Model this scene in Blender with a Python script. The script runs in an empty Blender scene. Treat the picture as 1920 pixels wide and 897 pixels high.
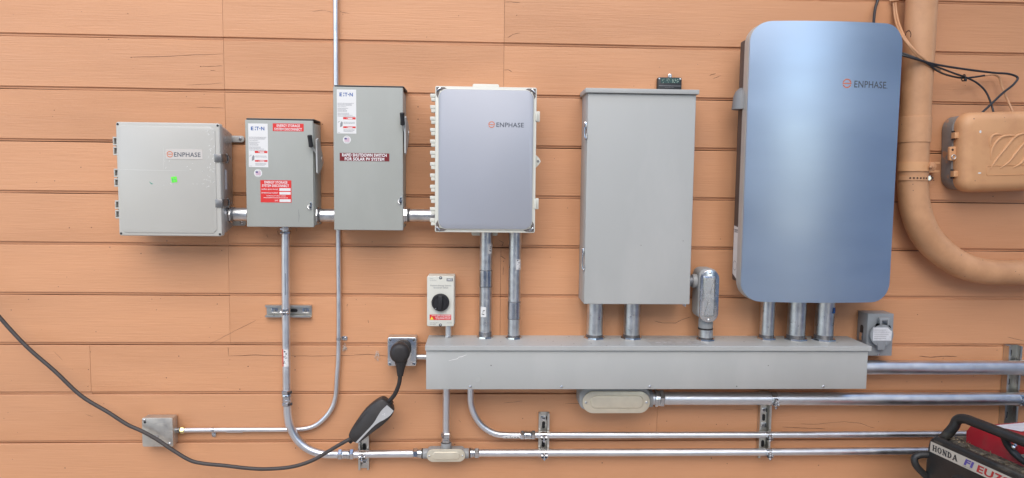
import bpy, bmesh, math, random
from mathutils import Vector, Matrix

# ------------------------------------------------------------------ camera, sky, light, exposure
scene = bpy.context.scene
col = scene.collection
CAM_LOC = (0.0, -2.7003, 1.5507)
CAM_RIGHT = (0.999027, -0.042593, 0.011423)
CAM_UP = (-0.007991, 0.079902, 0.996771)
CAM_FWD = (0.043368, 0.995892, -0.079484)

cam_data = bpy.data.cameras.new('camera')
cam_data.sensor_width = 36.0
cam_data.lens = 36.0 * 1330 / 1920
cam_data.clip_start = 0.05
cam_data.clip_end = 400.0
cam = bpy.data.objects.new('camera', cam_data)
col.objects.link(cam)
cam.matrix_world = Matrix((
    (CAM_RIGHT[0], CAM_UP[0], -CAM_FWD[0], CAM_LOC[0]),
    (CAM_RIGHT[1], CAM_UP[1], -CAM_FWD[1], CAM_LOC[1]),
    (CAM_RIGHT[2], CAM_UP[2], -CAM_FWD[2], CAM_LOC[2]),
    (0, 0, 0, 1)))
scene.camera = cam

SUN_ELEV = math.radians(43)
SUN_AZ = math.radians(-6)          # measured from straight out of the wall (-Y), negative = to the left
world = bpy.data.worlds.new('World')
scene.world = world
world.use_nodes = True
wn = world.node_tree.nodes
wl = world.node_tree.links
wn.clear()
w_out = wn.new('ShaderNodeOutputWorld')
w_bg = wn.new('ShaderNodeBackground')
w_sky = wn.new('ShaderNodeTexSky')
w_sky.sky_type = 'NISHITA'
w_sky.sun_disc = False
w_sky.sun_elevation = SUN_ELEV
w_sky.sun_rotation = math.pi - SUN_AZ
w_sky.air_density = 1.0
w_sky.dust_density = 0.6
w_sky.ozone_density = 1.0
w_bg.inputs['Strength'].default_value = 0.15
wl.new(w_sky.outputs[0], w_bg.inputs['Color'])
wl.new(w_bg.outputs[0], w_out.inputs['Surface'])

sun_data = bpy.data.lights.new('sun', 'SUN')
sun_data.energy = 1.25
sun_data.angle = math.radians(60)         # thin bright overcast: a very soft source
sun_data.color = (1.0, 0.88, 0.72)
sun = bpy.data.objects.new('sun', sun_data)
col.objects.link(sun)
sun_dir = Vector((math.sin(SUN_AZ) * math.cos(SUN_ELEV), -math.cos(SUN_AZ) * math.cos(SUN_ELEV), math.sin(SUN_ELEV)))
sun.rotation_euler = sun_dir.to_track_quat('Z', 'Y').to_euler()
sun.location = (-3, -8, 9)

vs = scene.view_settings
vs.view_transform = 'Standard'
vs.look = 'None'
vs.gamma = 1.0
vs.use_curve_mapping = False
vs.exposure = 1.15

random.seed(11)
PI = math.pi

# ------------------------------------------------------------------ materials
MATS = {}


def material(name, color, rough=0.5, metal=0.0, mottled=0.0, scale=8.0, stretch=(1, 1, 1), bump=0.0, bump_scale=60.0,
             bump_stretch=(1, 1, 1), rough_var=0.0, speck=0.0, speck_color=(0.05, 0.04, 0.03), speck_scale=40.0,
             aniso=0.0, second=None, second_scale=3.0, second_lo=0.5, second_hi=0.65, spec=0.5, coat=0.0,
             object_random=0.0, bump_dist=0.001):
    m = bpy.data.materials.new(name)
    m.use_nodes = True
    nt = m.node_tree
    N, L = nt.nodes, nt.links
    b = N['Principled BSDF']
    b.inputs['Roughness'].default_value = rough
    b.inputs['Metallic'].default_value = metal
    b.inputs['Specular IOR Level'].default_value = spec
    b.inputs['Coat Weight'].default_value = coat
    if aniso:
        b.inputs['Anisotropic'].default_value = aniso
    tc = N.new('ShaderNodeTexCoord')
    oi = N.new('ShaderNodeObjectInfo')
    add = N.new('ShaderNodeVectorMath')
    add.operation = 'ADD'
    mul = N.new('ShaderNodeVectorMath')
    mul.operation = 'SCALE'
    mul.inputs['Scale'].default_value = 3.0
    L.new(oi.outputs['Random'], mul.inputs[0])
    L.new(tc.outputs['Object'], add.inputs[0])
    L.new(mul.outputs[0], add.inputs[1])

    def mapped(st):
        mp = N.new('ShaderNodeMapping')
        mp.inputs['Scale'].default_value = st
        L.new(add.outputs[0], mp.inputs['Vector'])
        return mp.outputs[0]

    def noise(st, sc, detail=4.0, rgh=0.55):
        n = N.new('ShaderNodeTexNoise')
        n.inputs['Scale'].default_value = sc
        n.inputs['Detail'].default_value = detail
        n.inputs['Roughness'].default_value = rgh
        L.new(mapped(st), n.inputs['Vector'])
        return n.outputs['Fac']

    base = N.new('ShaderNodeRGB')
    base.outputs[0].default_value = (*color, 1)
    cur = base.outputs[0]
    if second:
        mr = N.new('ShaderNodeMapRange')
        mr.inputs['From Min'].default_value = second_lo
        mr.inputs['From Max'].default_value = second_hi
        L.new(noise(stretch, second_scale, 5.0, 0.6), mr.inputs['Value'])
        mx = N.new('ShaderNodeMix')
        mx.data_type = 'RGBA'
        mx.inputs['B'].default_value = (*second, 1)
        L.new(mr.outputs[0], mx.inputs['Factor'])
        L.new(cur, mx.inputs['A'])
        cur = mx.outputs['Result']
    if mottled or object_random:
        mr = N.new('ShaderNodeMapRange')
        mr.inputs['From Min'].default_value = 0.25
        mr.inputs['From Max'].default_value = 0.75
        mr.inputs['To Min'].default_value = 1 - mottled
        mr.inputs['To Max'].default_value = 1 + mottled
        L.new(noise(stretch, scale), mr.inputs['Value'])
        f = mr.outputs[0]
        if object_random:
            r2 = N.new('ShaderNodeMapRange')
            r2.inputs['To Min'].default_value = 1 - object_random
            r2.inputs['To Max'].default_value = 1 + object_random
            L.new(oi.outputs['Random'], r2.inputs['Value'])
            mm = N.new('ShaderNodeMath')
            mm.operation = 'MULTIPLY'
            L.new(f, mm.inputs[0])
            L.new(r2.outputs[0], mm.inputs[1])
            f = mm.outputs[0]
        sc = N.new('ShaderNodeVectorMath')
        sc.operation = 'SCALE'
        L.new(cur, sc.inputs[0])
        L.new(f, sc.inputs['Scale'])
        cur = sc.outputs[0]
    if speck:
        v = N.new('ShaderNodeTexVoronoi')
        v.inputs['Scale'].default_value = speck_scale
        L.new(mapped((1, 1, 1)), v.inputs['Vector'])
        # only some cells carry a speck
        sep = N.new('ShaderNodeSeparateColor')
        L.new(v.outputs['Color'], sep.inputs[0])
        lt = N.new('ShaderNodeMath')
        lt.operation = 'LESS_THAN'
        lt.inputs[1].default_value = speck
        L.new(sep.outputs[0], lt.inputs[0])
        sz = N.new('ShaderNodeMath')
        sz.operation = 'MULTIPLY'
        sz.inputs[1].default_value = 0.16
        L.new(sep.outputs[1], sz.inputs[0])
        l2 = N.new('ShaderNodeMath')
        l2.operation = 'LESS_THAN'
        L.new(v.outputs['Distance'], l2.inputs[0])
        L.new(sz.outputs[0], l2.inputs[1])
        an = N.new('ShaderNodeMath')
        an.operation = 'MULTIPLY'
        L.new(lt.outputs[0], an.inputs[0])
        L.new(l2.outputs[0], an.inputs[1])
        mx = N.new('ShaderNodeMix')
        mx.data_type = 'RGBA'
        mx.inputs['B'].default_value = (*speck_color, 1)
        L.new(an.outputs[0], mx.inputs['Factor'])
        L.new(cur, mx.inputs['A'])
        cur = mx.outputs['Result']
    L.new(cur, b.inputs['Base Color'])
    if rough_var:
        mr = N.new('ShaderNodeMapRange')
        mr.inputs['From Min'].default_value = 0.3
        mr.inputs['From Max'].default_value = 0.7
        mr.inputs['To Min'].default_value = max(0.02, rough - rough_var)
        mr.inputs['To Max'].default_value = min(1.0, rough + rough_var)
        L.new(noise(stretch, scale * 1.7), mr.inputs['Value'])
        L.new(mr.outputs[0], b.inputs['Roughness'])
    if bump:
        bp = N.new('ShaderNodeBump')
        bp.inputs['Strength'].default_value = bump
        bp.inputs['Distance'].default_value = bump_dist
        L.new(noise(bump_stretch, bump_scale, 6.0, 0.6), bp.inputs['Height'])
        L.new(bp.outputs[0], b.inputs['Normal'])
    MATS[name] = m
    return m


PEACH = (0.592, 0.290, 0.144)
material('siding_paint', PEACH, rough=0.50, mottled=0.075, scale=3.0, stretch=(0.4, 1, 2.2), bump=0.55, bump_scale=26,
         bump_stretch=(0.30, 1, 7), rough_var=0.08, speck=0.035, speck_color=(0.20, 0.095, 0.05), speck_scale=62, bump_dist=0.0018,
         second=(0.545, 0.258, 0.122), second_scale=1.4, second_lo=0.48, second_hi=0.70, object_random=0.035)
material('pipe_paint', (0.57, 0.300, 0.150), rough=0.5, mottled=0.10, scale=5, bump=0.25, bump_scale=90, speck=0.25,
         speck_color=(0.12, 0.07, 0.045), speck_scale=70, second=(0.48, 0.245, 0.118), second_scale=7, second_lo=.47, second_hi=.66)
material('box_paint', (0.61, 0.320, 0.150), rough=0.5, mottled=0.06, scale=6, bump=0.3, bump_scale=120, speck=0.1,
         speck_color=(0.2, 0.1, 0.06), speck_scale=60, second=(0.50, 0.235, 0.105), second_scale=5, second_lo=.52, second_hi=.75)
material('crack', (0.055, 0.026, 0.016), rough=0.9)
material('dark_gap', (0.03, 0.016, 0.012), rough=0.95)
material('galvanised', (0.62, 0.63, 0.63), rough=0.36, metal=1.0, mottled=0.20, scale=34, rough_var=0.10, bump=0.05,
         bump_scale=140, speck=0.06, speck_color=(0.12, 0.11, 0.10), speck_scale=90)
material('steel_tube', (0.74, 0.755, 0.775), rough=0.37, metal=1.0, mottled=0.08, scale=16, rough_var=0.08)
material('zinc_fitting', (0.60, 0.61, 0.62), rough=0.20, metal=1.0, mottled=0.15, scale=40, rough_var=0.08)
material('brass_zinc', (0.70, 0.60, 0.30), rough=0.28, metal=1.0, mottled=0.15, scale=60)
material('strut_zinc', (0.62, 0.61, 0.56), rough=0.35, metal=1.0, mottled=0.12, scale=30, rough_var=0.08)
material('dark_thread', (0.20, 0.20, 0.205), rough=0.45, metal=0.7, mottled=0.3, scale=120)
material('cast_grey', (0.30, 0.305, 0.30), rough=0.45, mottled=0.05, scale=30, bump=0.15, bump_scale=300)
material('cast_cover', (0.66, 0.60, 0.47), rough=0.38, metal=0.45, mottled=0.08, scale=18, rough_var=0.08)
material('cover_bright', (0.70, 0.70, 0.69), rough=0.24, metal=1.0, mottled=0.10, scale=26, rough_var=0.08)
material('box_galv', (0.56, 0.53, 0.47), rough=0.42, metal=0.8, mottled=0.13, scale=26, rough_var=0.1, bump=0.08, bump_scale=90)
material('enamel_grey', (0.402, 0.406, 0.384), spec=0.35, rough=0.46, mottled=0.03, scale=3.5, bump=0.10, bump_scale=380, stretch=(1, 1, .4), second=(0.445, 0.445, 0.420), second_scale=4.5, second_lo=.48, second_hi=.75,
         speck=0.03, speck_color=(0.16, 0.15, 0.14), speck_scale=45, rough_var=0.05)
material('enamel_green_grey', (0.350, 0.358, 0.322), spec=0.35, rough=0.46, mottled=0.03, scale=4, bump=0.10, bump_scale=380, stretch=(1, 1, .4), second=(0.385, 0.392, 0.355), second_scale=5.5, second_lo=.48, second_hi=.75,
         speck=0.02, speck_color=(0.18, 0.17, 0.16), speck_scale=45, rough_var=0.05)
material('cap_black', (0.012, 0.012, 0.013), rough=0.6)
material('poly_lid', (0.470, 0.455, 0.405), rough=0.34, mottled=0.03, scale=4, bump=0.05, bump_scale=60, rough_var=0.06)
material('poly_body', (0.37, 0.36, 0.335), rough=0.30, mottled=0.04, scale=5, rough_var=0.06)
material('poly_white', (0.62, 0.61, 0.53), rough=0.35, mottled=0.03, scale=8)
material('scuff', (0.70, 0.69, 0.65), rough=0.6)
material('plate_silver', (0.350, 0.362, 0.395), rough=0.45, metal=0.25, mottled=0.03, scale=2.0, rough_var=0.04)
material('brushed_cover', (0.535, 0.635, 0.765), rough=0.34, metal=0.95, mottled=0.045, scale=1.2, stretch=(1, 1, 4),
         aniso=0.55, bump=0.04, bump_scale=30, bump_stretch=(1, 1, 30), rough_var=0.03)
material('trim_grey', (0.50, 0.50, 0.46), rough=0.4, metal=0.3, mottled=0.04)
material('battery_body', (0.075, 0.058, 0.052), rough=0.5, mottled=0.08)
material('slate_plastic', (0.20, 0.20, 0.195), rough=0.5)
material('recess_metal', (0.17, 0.145, 0.13), rough=0.4, metal=0.3, mottled=0.15, scale=40)
material('black_plastic', (0.016, 0.016, 0.017), rough=0.42, mottled=0.2, scale=30)
material('rubber', (0.022, 0.019, 0.018), rough=0.55, mottled=0.2, scale=25)
material('cable_black', (0.018, 0.018, 0.02), rough=0.4, mottled=0.3, scale=50)
material('cord_grey', (0.052, 0.043, 0.038), rough=0.5, mottled=0.15, scale=30)
material('charger_body', (0.028, 0.024, 0.022), rough=0.5, mottled=0.2, scale=40, bump=0.1, bump_scale=250)
material('charger_panel', (0.44, 0.44, 0.43), rough=0.4, mottled=0.04, scale=20)
material('label_white', (0.72, 0.71, 0.68), rough=0.45, mottled=0.02, scale=20)
material('label_worn', (0.62, 0.62, 0.63), rough=0.5, mottled=0.12, scale=70)
material('label_red', (0.66, 0.035, 0.030), rough=0.4, mottled=0.03, scale=20)
material('label_maroon', (0.17, 0.012, 0.016), rough=0.4)
material('ink_blue', (0.012, 0.09, 0.32), rough=0.5)
material('ink_black', (0.02, 0.02, 0.022), rough=0.5)
material('ink_grey', (0.26, 0.26, 0.27), rough=0.5)
material('ink_slate', (0.085, 0.095, 0.115), rough=0.45)
material('ink_white', (0.78, 0.77, 0.75), rough=0.5)
material('ink_orange', (0.62, 0.16, 0.060), rough=0.45)
material('ink_yellow', (0.80, 0.62, 0.05), rough=0.5)
material('ink_purple', (0.10, 0.075, 0.30), rough=0.45)
material('ink_red', (0.42, 0.03, 0.03), rough=0.45)
material('flag_blue', (0.10, 0.09, 0.22), rough=0.5)
material('flag_pink', (0.60, 0.36, 0.46), rough=0.5)
material('sticker_green', (0.16, 0.86, 0.05), rough=0.45)
material('mark_teal', (0.10, 0.30, 0.22), rough=0.6)
material('logo_plate', (0.56, 0.52, 0.47), rough=0.4, mottled=0.03)
material('flap_grey', (0.27, 0.285, 0.295), rough=0.42, mottled=0.05, scale=30)
material('base_grey', (0.22, 0.20, 0.18), rough=0.55, mottled=0.15, scale=25, second=(0.42, 0.23, 0.13), second_scale=14, second_lo=.56, second_hi=.62)
material('chalk_white', (0.70, 0.68, 0.64), rough=0.7)
material('generator_black', (0.020, 0.020, 0.019), rough=0.45, mottled=0.25, scale=18, second=(0.085, 0.072, 0.052), second_scale=9,
         second_lo=0.56, second_hi=0.78, bump=0.2, bump_scale=160)
material('generator_dust', (0.075, 0.064, 0.046), rough=0.8, mottled=0.4, scale=40, bump=0.8, bump_scale=90, second=(0.20, 0.165, 0.105),
         second_scale=30, second_lo=.5, second_hi=.68)
material('generator_red', (0.37, 0.014, 0.022), rough=0.35, mottled=0.12, scale=12, second=(0.25, 0.05, 0.04), second_scale=10, second_lo=.55, second_hi=.8)
material('generator_grey', (0.26, 0.24, 0.20), rough=0.5, mottled=0.2, scale=30)
material('straw', (0.24, 0.19, 0.11), rough=0.8)
material('dry_leaf', (0.34, 0.26, 0.15), rough=0.8)
material('concrete', (0.46, 0.42, 0.37), rough=0.85, mottled=0.18, scale=1.5, bump=0.4, bump_scale=30, speck=0.2, speck_color=(0.2, 0.18, 0.15), speck_scale=25)
material('screen_green', (0.015, 0.05, 0.042), rough=0.25)
material('segment_pale', (0.50, 0.62, 0.50), rough=0.4)
material('sticker_faded', (0.36, 0.35, 0.325), rough=0.5, mottled=0.12, scale=50)
material('strip_cream', (0.50, 0.45, 0.37), rough=0.45, mottled=0.05, scale=30)
material('latch_steel', (0.26, 0.25, 0.24), rough=0.38, metal=0.8, mottled=0.2, scale=60)
material('bark', (0.10, 0.075, 0.05), rough=0.9, mottled=0.3, scale=12, bump=0.8, bump_scale=20)
material('leaf', (0.055, 0.10, 0.030), rough=0.55, mottled=0.3, scale=3)
material('added_house_siding', (0.22, 0.31, 0.45), rough=0.6, mottled=0.08, scale=3)
material('added_garage_siding', (0.36, 0.36, 0.41), rough=0.6, mottled=0.06, scale=2)
material('added_roof', (0.09, 0.085, 0.08), rough=0.85, mottled=0.2, scale=8)
material('web', (0.55, 0.52, 0.47), rough=0.8)

# ------------------------------------------------------------------ mesh helpers
ROOT = {}      # object -> location of its top-level thing


def thing(name, label, cat, loc, group=None):
    o = bpy.data.objects.new(name, None)
    o.empty_display_size = 0.05
    col.objects.link(o)
    o.location = loc
    o['label'] = label
    o['category'] = cat
    if group:
        o['group'] = group
    ROOT[o] = Vector(loc)
    return o


def part(name, bm, mat, parent, label=None, kind=None, sharp=32):
    """link a bmesh given in world coordinates as a part of parent"""
    base = ROOT[parent]
    bmesh.ops.translate(bm, verts=bm.verts, vec=-base)
    bmesh.ops.recalc_face_normals(bm, faces=bm.faces)
    me = bpy.data.meshes.new(name)
    bm.to_mesh(me)
    bm.free()
    me.polygons.foreach_set('use_smooth', [True] * len(me.polygons))
    me.set_sharp_from_angle(angle=math.radians(sharp))
    me.materials.append(MATS[mat])
    o = bpy.data.objects.new(name, me)
    col.objects.link(o)
    o.parent = parent
    ROOT[o] = base
    if label:
        o['label'] = label
    if kind:
        o['kind'] = kind
    return o


def share(src, parent, offset=(0, 0, 0)):
    """another part with the mesh of src, moved by offset"""
    o = src.copy()
    col.objects.link(o)
    o.parent = parent
    o.location = Vector(src.location) + Vector(offset)
    ROOT[o] = ROOT[parent]
    return o


def B():
    return bmesh.new()


def merge(bm, tmp):
    me = bpy.data.meshes.new('tmp')
    tmp.to_mesh(me)
    tmp.free()
    bm.from_mesh(me)
    bpy.data.meshes.remove(me)


def add_box(bm, x0, x1, y0, y1, z0, z1, bev=0.0, seg=2, mtx=None):
    t = B()
    bmesh.ops.create_cube(t, size=1.0)
    for v in t.verts:
        v.co = Vector((x0 + (v.co.x + .5) * (x1 - x0), y0 + (v.co.y + .5) * (y1 - y0), z0 + (v.co.z + .5) * (z1 - z0)))
    if bev:
        bmesh.ops.bevel(t, geom=t.edges[:], offset=bev, segments=seg, affect='EDGES', profile=0.5)
    if mtx:
        bmesh.ops.transform(t, matrix=mtx, verts=t.verts)
    merge(bm, t)
    return bm


def frame_of(d):
    d = Vector(d).normalized()
    a = Vector((0, 0, 1)) if abs(d.z) < 0.9 else Vector((1, 0, 0))
    u = d.cross(a).normalized()
    w = u.cross(d).normalized()
    return d, u, w


def add_lathe(bm, p0, d, prof, n=24, phase=0.0):
    """prof: list of (distance along d, radius)"""
    d, u, w = frame_of(d)
    p0 = Vector(p0)
    rings = []
    for t, r in prof:
        c = p0 + d * t
        rings.append([bm.verts.new(c + (u * math.cos(phase + 2 * PI * k / n) + w * math.sin(phase + 2 * PI * k / n)) * r) for k in range(n)])
    for a, b in zip(rings, rings[1:]):
        for k in range(n):
            bm.faces.new((a[k], a[(k + 1) % n], b[(k + 1) % n], b[k]))
    bm.faces.new(rings[0])
    bm.faces.new(rings[-1])
    return bm


def add_cyl(bm, p0, p1, r, n=24, r1=None, bev=0.0):
    p0, p1 = Vector(p0), Vector(p1)
    L = (p1 - p0).length
    r1 = r if r1 is None else r1
    if bev:
        prof = [(0, r - bev), (bev * .3, r - bev * .3), (bev, r), (L - bev, r1), (L - bev * .3, r1 - bev * .3), (L, r1 - bev)]
    else:
        prof = [(0, r), (L, r1)]
    return add_lathe(bm, p0, p1 - p0, prof, n)


def smooth_path(pts, sub=6):
    P = [Vector(p) for p in pts]
    if len(P) < 3:
        return P
    out = []
    ext = [P[0] * 2 - P[1]] + P + [P[-1] * 2 - P[-2]]
    for i in range(1, len(ext) - 2):
        a, b, c, d = ext[i - 1], ext[i], ext[i + 1], ext[i + 2]
        # centripetal Catmull-Rom
        t0 = 0.0
        t1 = t0 + max(1e-6, (b - a).length) ** .5
        t2 = t1 + max(1e-6, (c - b).length) ** .5
        t3 = t2 + max(1e-6, (d - c).length) ** .5
        for s in range(sub):
            t = t1 + (t2 - t1) * s / sub
            A1 = a * ((t1 - t) / (t1 - t0)) + b * ((t - t0) / (t1 - t0))
            A2 = b * ((t2 - t) / (t2 - t1)) + c * ((t - t1) / (t2 - t1))
            A3 = c * ((t3 - t) / (t3 - t2)) + d * ((t - t2) / (t3 - t2))
            B1 = A1 * ((t2 - t) / (t2 - t0)) + A2 * ((t - t0) / (t2 - t0))
            B2 = A2 * ((t3 - t) / (t3 - t1)) + A3 * ((t - t1) / (t3 - t1))
            out.append(B1 * ((t2 - t) / (t2 - t1)) + B2 * ((t - t1) / (t2 - t1)))
    out.append(P[-1])
    return out


def bend(p0, corner, p1, radius, steps=14):
    """straight, circular elbow, straight"""
    p0, c, p1 = Vector(p0), Vector(corner), Vector(p1)
    a = (p0 - c).normalized()
    b = (p1 - c).normalized()
    ang = a.angle(b)
    t = radius / math.tan(ang / 2)
    ctr = c + (a + b).normalized() * (radius / math.sin(ang / 2))
    s, e = c + a * t, c + b * t
    v0, v1 = s - ctr, e - ctr
    tot = v0.angle(v1)
    axis = v0.cross(v1).normalized()
    out = [p0]
    for k in range(steps + 1):
        out.append(ctr + Matrix.Rotation(tot * k / steps, 3, axis) @ v0)
    out.append(p1)
    return out


def add_tube(bm, path, r, n=16, cap=True):
    P = [Vector(p) for p in path]
    rs = r if isinstance(r, (list, tuple)) else [r] * len(P)
    d0 = (P[1] - P[0]).normalized()
    _, u, _ = frame_of(d0)
    rings = []
    for i, p in enumerate(P):
        if i == 0:
            d = d0
        elif i == len(P) - 1:
            d = (P[-1] - P[-2]).normalized()
        else:
            d = ((P[i + 1] - p).normalized() + (p - P[i - 1]).normalized()).normalized()
        u = (u - d * u.dot(d)).normalized()
        w = d.cross(u)
        rings.append([bm.verts.new(p + (u * math.cos(2 * PI * k / n) + w * math.sin(2 * PI * k / n)) * rs[i]) for k in range(n)])
    for a, b in zip(rings, rings[1:]):
        for k in range(n):
            bm.faces.new((a[k], a[(k + 1) % n], b[(k + 1) % n], b[k]))
    if cap:
        bm.faces.new(rings[0])
        bm.faces.new(rings[-1])
    return bm


def rrect(x0, x1, z0, z1, r, n=6):
    pts = []
    for cx, cz, a0 in ((x1 - r, z1 - r, 0), (x0 + r, z1 - r, 90), (x0 + r, z0 + r, 180), (x1 - r, z0 + r, 270)):
        for k in range(n + 1):
            a = math.radians(a0 + 90 * k / n)
            pts.append((cx + r * math.cos(a), cz + r * math.sin(a)))
    return pts


def add_prism(bm, poly, y0, y1, bev=0.0, seg=2, fn=None, bev_front_only=True):
    """poly: (x,z) outline extruded from y0 (towards the camera = smaller y) to y1"""
    t = B()
    fn = fn or (lambda a, b, y: Vector((a, y, b)))
    f0 = [t.verts.new(fn(a, b, y0)) for a, b in poly]
    f1 = [t.verts.new(fn(a, b, y1)) for a, b in poly]
    n = len(poly)
    A = t.faces.new(f0)
    t.faces.new(f1)
    for k in range(n):
        t.faces.new((f0[k], f0[(k + 1) % n], f1[(k + 1) % n], f1[k]))
    if bev:
        bmesh.ops.recalc_face_normals(t, faces=t.faces)
        bmesh.ops.bevel(t, geom=list(A.edges), offset=bev, segments=seg, affect='EDGES', profile=0.5)
    merge(bm, t)
    return bm


def add_ribbon(bm, pts, width, y):
    """thin flat strip on a wall plane"""
    prev = None
    for i, p in enumerate(pts):
        a = pts[max(0, i - 1)]
        b = pts[min(len(pts) - 1, i + 1)]
        dx, dz = b[0] - a[0], b[1] - a[1]
        l = math.hypot(dx, dz) or 1
        nx, nz = -dz / l, dx / l
        w = width * (0.35 if i in (0, len(pts) - 1) else random.uniform(.6, 1.2)) / 2
        cur = (bm.verts.new((p[0] + nx * w, y, p[1] + nz * w)), bm.verts.new((p[0] - nx * w, y, p[1] - nz * w)))
        if prev:
            bm.faces.new((prev[0], prev[1], cur[1], cur[0]))
        prev = cur
    return bm


def flat(bm, poly, y):
    bm.faces.new([bm.verts.new((a, y, b)) for a, b in poly])
    return bm


def rect(x0, x1, z0, z1):
    return [(x0, z0), (x1, z0), (x1, z1), (x0, z1)]


def disc(cx, cz, r, n=20):
    return [(cx + r * math.cos(2 * PI * k / n), cz + r * math.sin(2 * PI * k / n)) for k in range(n)]


TEXT_CACHE = {}


def text_mesh(s, bold):
    key = (s, bold)
    if key not in TEXT_CACHE:
        cu = bpy.data.curves.new('lettering', 'FONT')
        cu.body = s
        cu.size = 1.0
        cu.offset = bold
        cu.resolution_u = 3
        cu.space_character = 1.06
        ob = bpy.data.objects.new('lettering', cu)
        col.objects.link(ob)
        bpy.context.view_layer.update()
        me = bpy.data.meshes.new_from_object(ob.evaluated_get(bpy.context.evaluated_depsgraph_get()))
        bpy.data.objects.remove(ob)
        TEXT_CACHE[key] = me
    return TEXT_CACHE[key]


def add_text(bm, s, x0, x1, z0, z1, y, bold=0.0, fn=None):
    """lettering stretched to the rectangle x0..x1, z0..z1 at depth y"""
    me = text_mesh(s, bold)
    t = B()
    t.from_mesh(me)
    xs = [v.co.x for v in t.verts]
    zs = [v.co.y for v in t.verts]
    ax, bx, az, bz = min(xs), max(xs), min(zs), max(zs)
    for v in t.verts:
        X = x0 + (v.co.x - ax) / (bx - ax) * (x1 - x0)
        Z = z0 + (v.co.y - az) / (bz - az) * (z1 - z0)
        v.co = fn(X, Z, y) if fn else Vector((X, y, Z))
    merge(bm, t)
    return bm


def add_fine_print(bm, x0, x1, z1, line_h, n, y, seed=1, ragged=.35):
    """rows of unreadably small print: word-sized strokes"""
    rnd = random.Random(seed)
    for i in range(n):
        zc = z1 - line_h * (i + .5)
        x = x0
        end = x1 - rnd.random() * ragged * (x1 - x0)
        while x < end:
            w = rnd.uniform(.0012, .0042)
            flat(bm, rect(x, min(x + w, x1), zc - line_h * .2, zc + line_h * .2), y)
            x += w + .0009
    return bm


def add_arc(bm, cx, cz, r, w, a0, a1, y, n=18, fn=None):
    prev = None
    for k in range(n + 1):
        a = math.radians(a0 + (a1 - a0) * k / n)
        q = []
        for rr in (r - w / 2, r + w / 2):
            p = (cx + rr * math.cos(a), cz + rr * math.sin(a))
            q.append(bm.verts.new(fn(p[0], p[1], y) if fn else (p[0], y, p[1])))
        if prev:
            bm.faces.new((prev[0], prev[1], q[1], q[0]))
        prev = q
    return bm


def ring_logo(parent, cx, cz, r, tx0, tx1, tz0, tz1, y, fn=None, text_mat='ink_slate'):
    bm = B()
    w = r * .24
    add_arc(bm, cx, cz, r - w / 2, w, 12, 168, y, fn=fn)
    add_arc(bm, cx, cz, r - w / 2, w, 200, 340, y, fn=fn)
    t = B()
    flat(t, rect(cx - r, cx + r, cz - w / 2, cz + w / 2), y)
    if fn:
        for v in t.verts:
            v.co = fn(v.co.x, v.co.z, y)
    merge(bm, t)
    part('emblem', bm, 'ink_orange', parent)
    bm = B()
    add_text(bm, 'ENPHASE', tx0, tx1, tz0, tz1, y, bold=0.012, fn=fn)
    part('lettering', bm, text_mat, parent)


def hex_nut(bm, c, d, r, h, hole=0):
    add_lathe(bm, c, d, [(0, r * .92), (h * .15, r), (h * .85, r), (h, r * .92)], 6)
    return bm


def screw(bm, c, r=.004, h=.003, d=(0, -1, 0)):
    add_lathe(bm, c, d, [(0, r), (h * .6, r * .95), (h, r * .6)], 12)
    return bm

# ------------------------------------------------------------------ the setting: ground and the house wall
bm = B()
flat_g = [bm.verts.new(p) for p in ((-90, -90, 0), (90, -90, 0), (90, 30, 0), (-90, 30, 0))]
bm.faces.new(flat_g)
me = bpy.data.meshes.new('ground')
bm.to_mesh(me)
bm.free()
me.materials.append(MATS['concrete'])
ground = bpy.data.objects.new('ground', me)
col.objects.link(ground)
ground['kind'] = 'structure'

P_BOARD = 0.19
Z_LINE = 2.06
WALL_X0, WALL_X1 = -3.6, 4.2
wall = thing('house_wall', 'peach painted horizontal plank siding wall of the house behind all the boxes', 'wall', (0, 0, 0))
bm = B()
add_box(bm, WALL_X0, WALL_X1, .0205, 5.0, 0.001, 3.40)
part('backing', bm, 'dark_gap', wall)


def siding_board(i, x0, x1, seed):
    rnd = random.Random(seed)
    zb = Z_LINE - i * P_BOARD
    zt = zb + P_BOARD
    n = max(3, int((x1 - x0) / .22))
    gap0 = rnd.uniform(.0018, .0036)
    wob = [rnd.uniform(-.0006, .0006) for _ in range(n + 1)]
    gaps = [max(.0003, gap0 + rnd.uniform(-.0018, .0010)) for _ in range(n + 1)]
    bow = [rnd.uniform(-.0006, .0006) for _ in range(n + 1)]
    bm = B()
    rings = []
    for k in range(n + 1):
        x = x0 + (x1 - x0) * k / n
        g, w, b = gaps[k], wob[k], bow[k]
        ch = .0115 + w
        prof = [(b, zb + ch + .0012), (b, zt - .002), (b + .0018, zt), (.02, zt), (.02, zb + g), (.0065, zb + g), (.0065, zb + ch), (b + .0012, zb + ch)]
        rings.append([bm.verts.new((x, y, z)) for y, z in prof])
    m = len(rings[0])
    for a, c in zip(rings, rings[1:]):
        for k in range(m):
            bm.faces.new((a[k], a[(k + 1) % m], c[(k + 1) % m], c[k]))
    bm.faces.new(rings[0])
    bm.faces.new(rings[-1])
    return part('siding_board', bm, 'siding_paint', wall, sharp=25)


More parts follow.
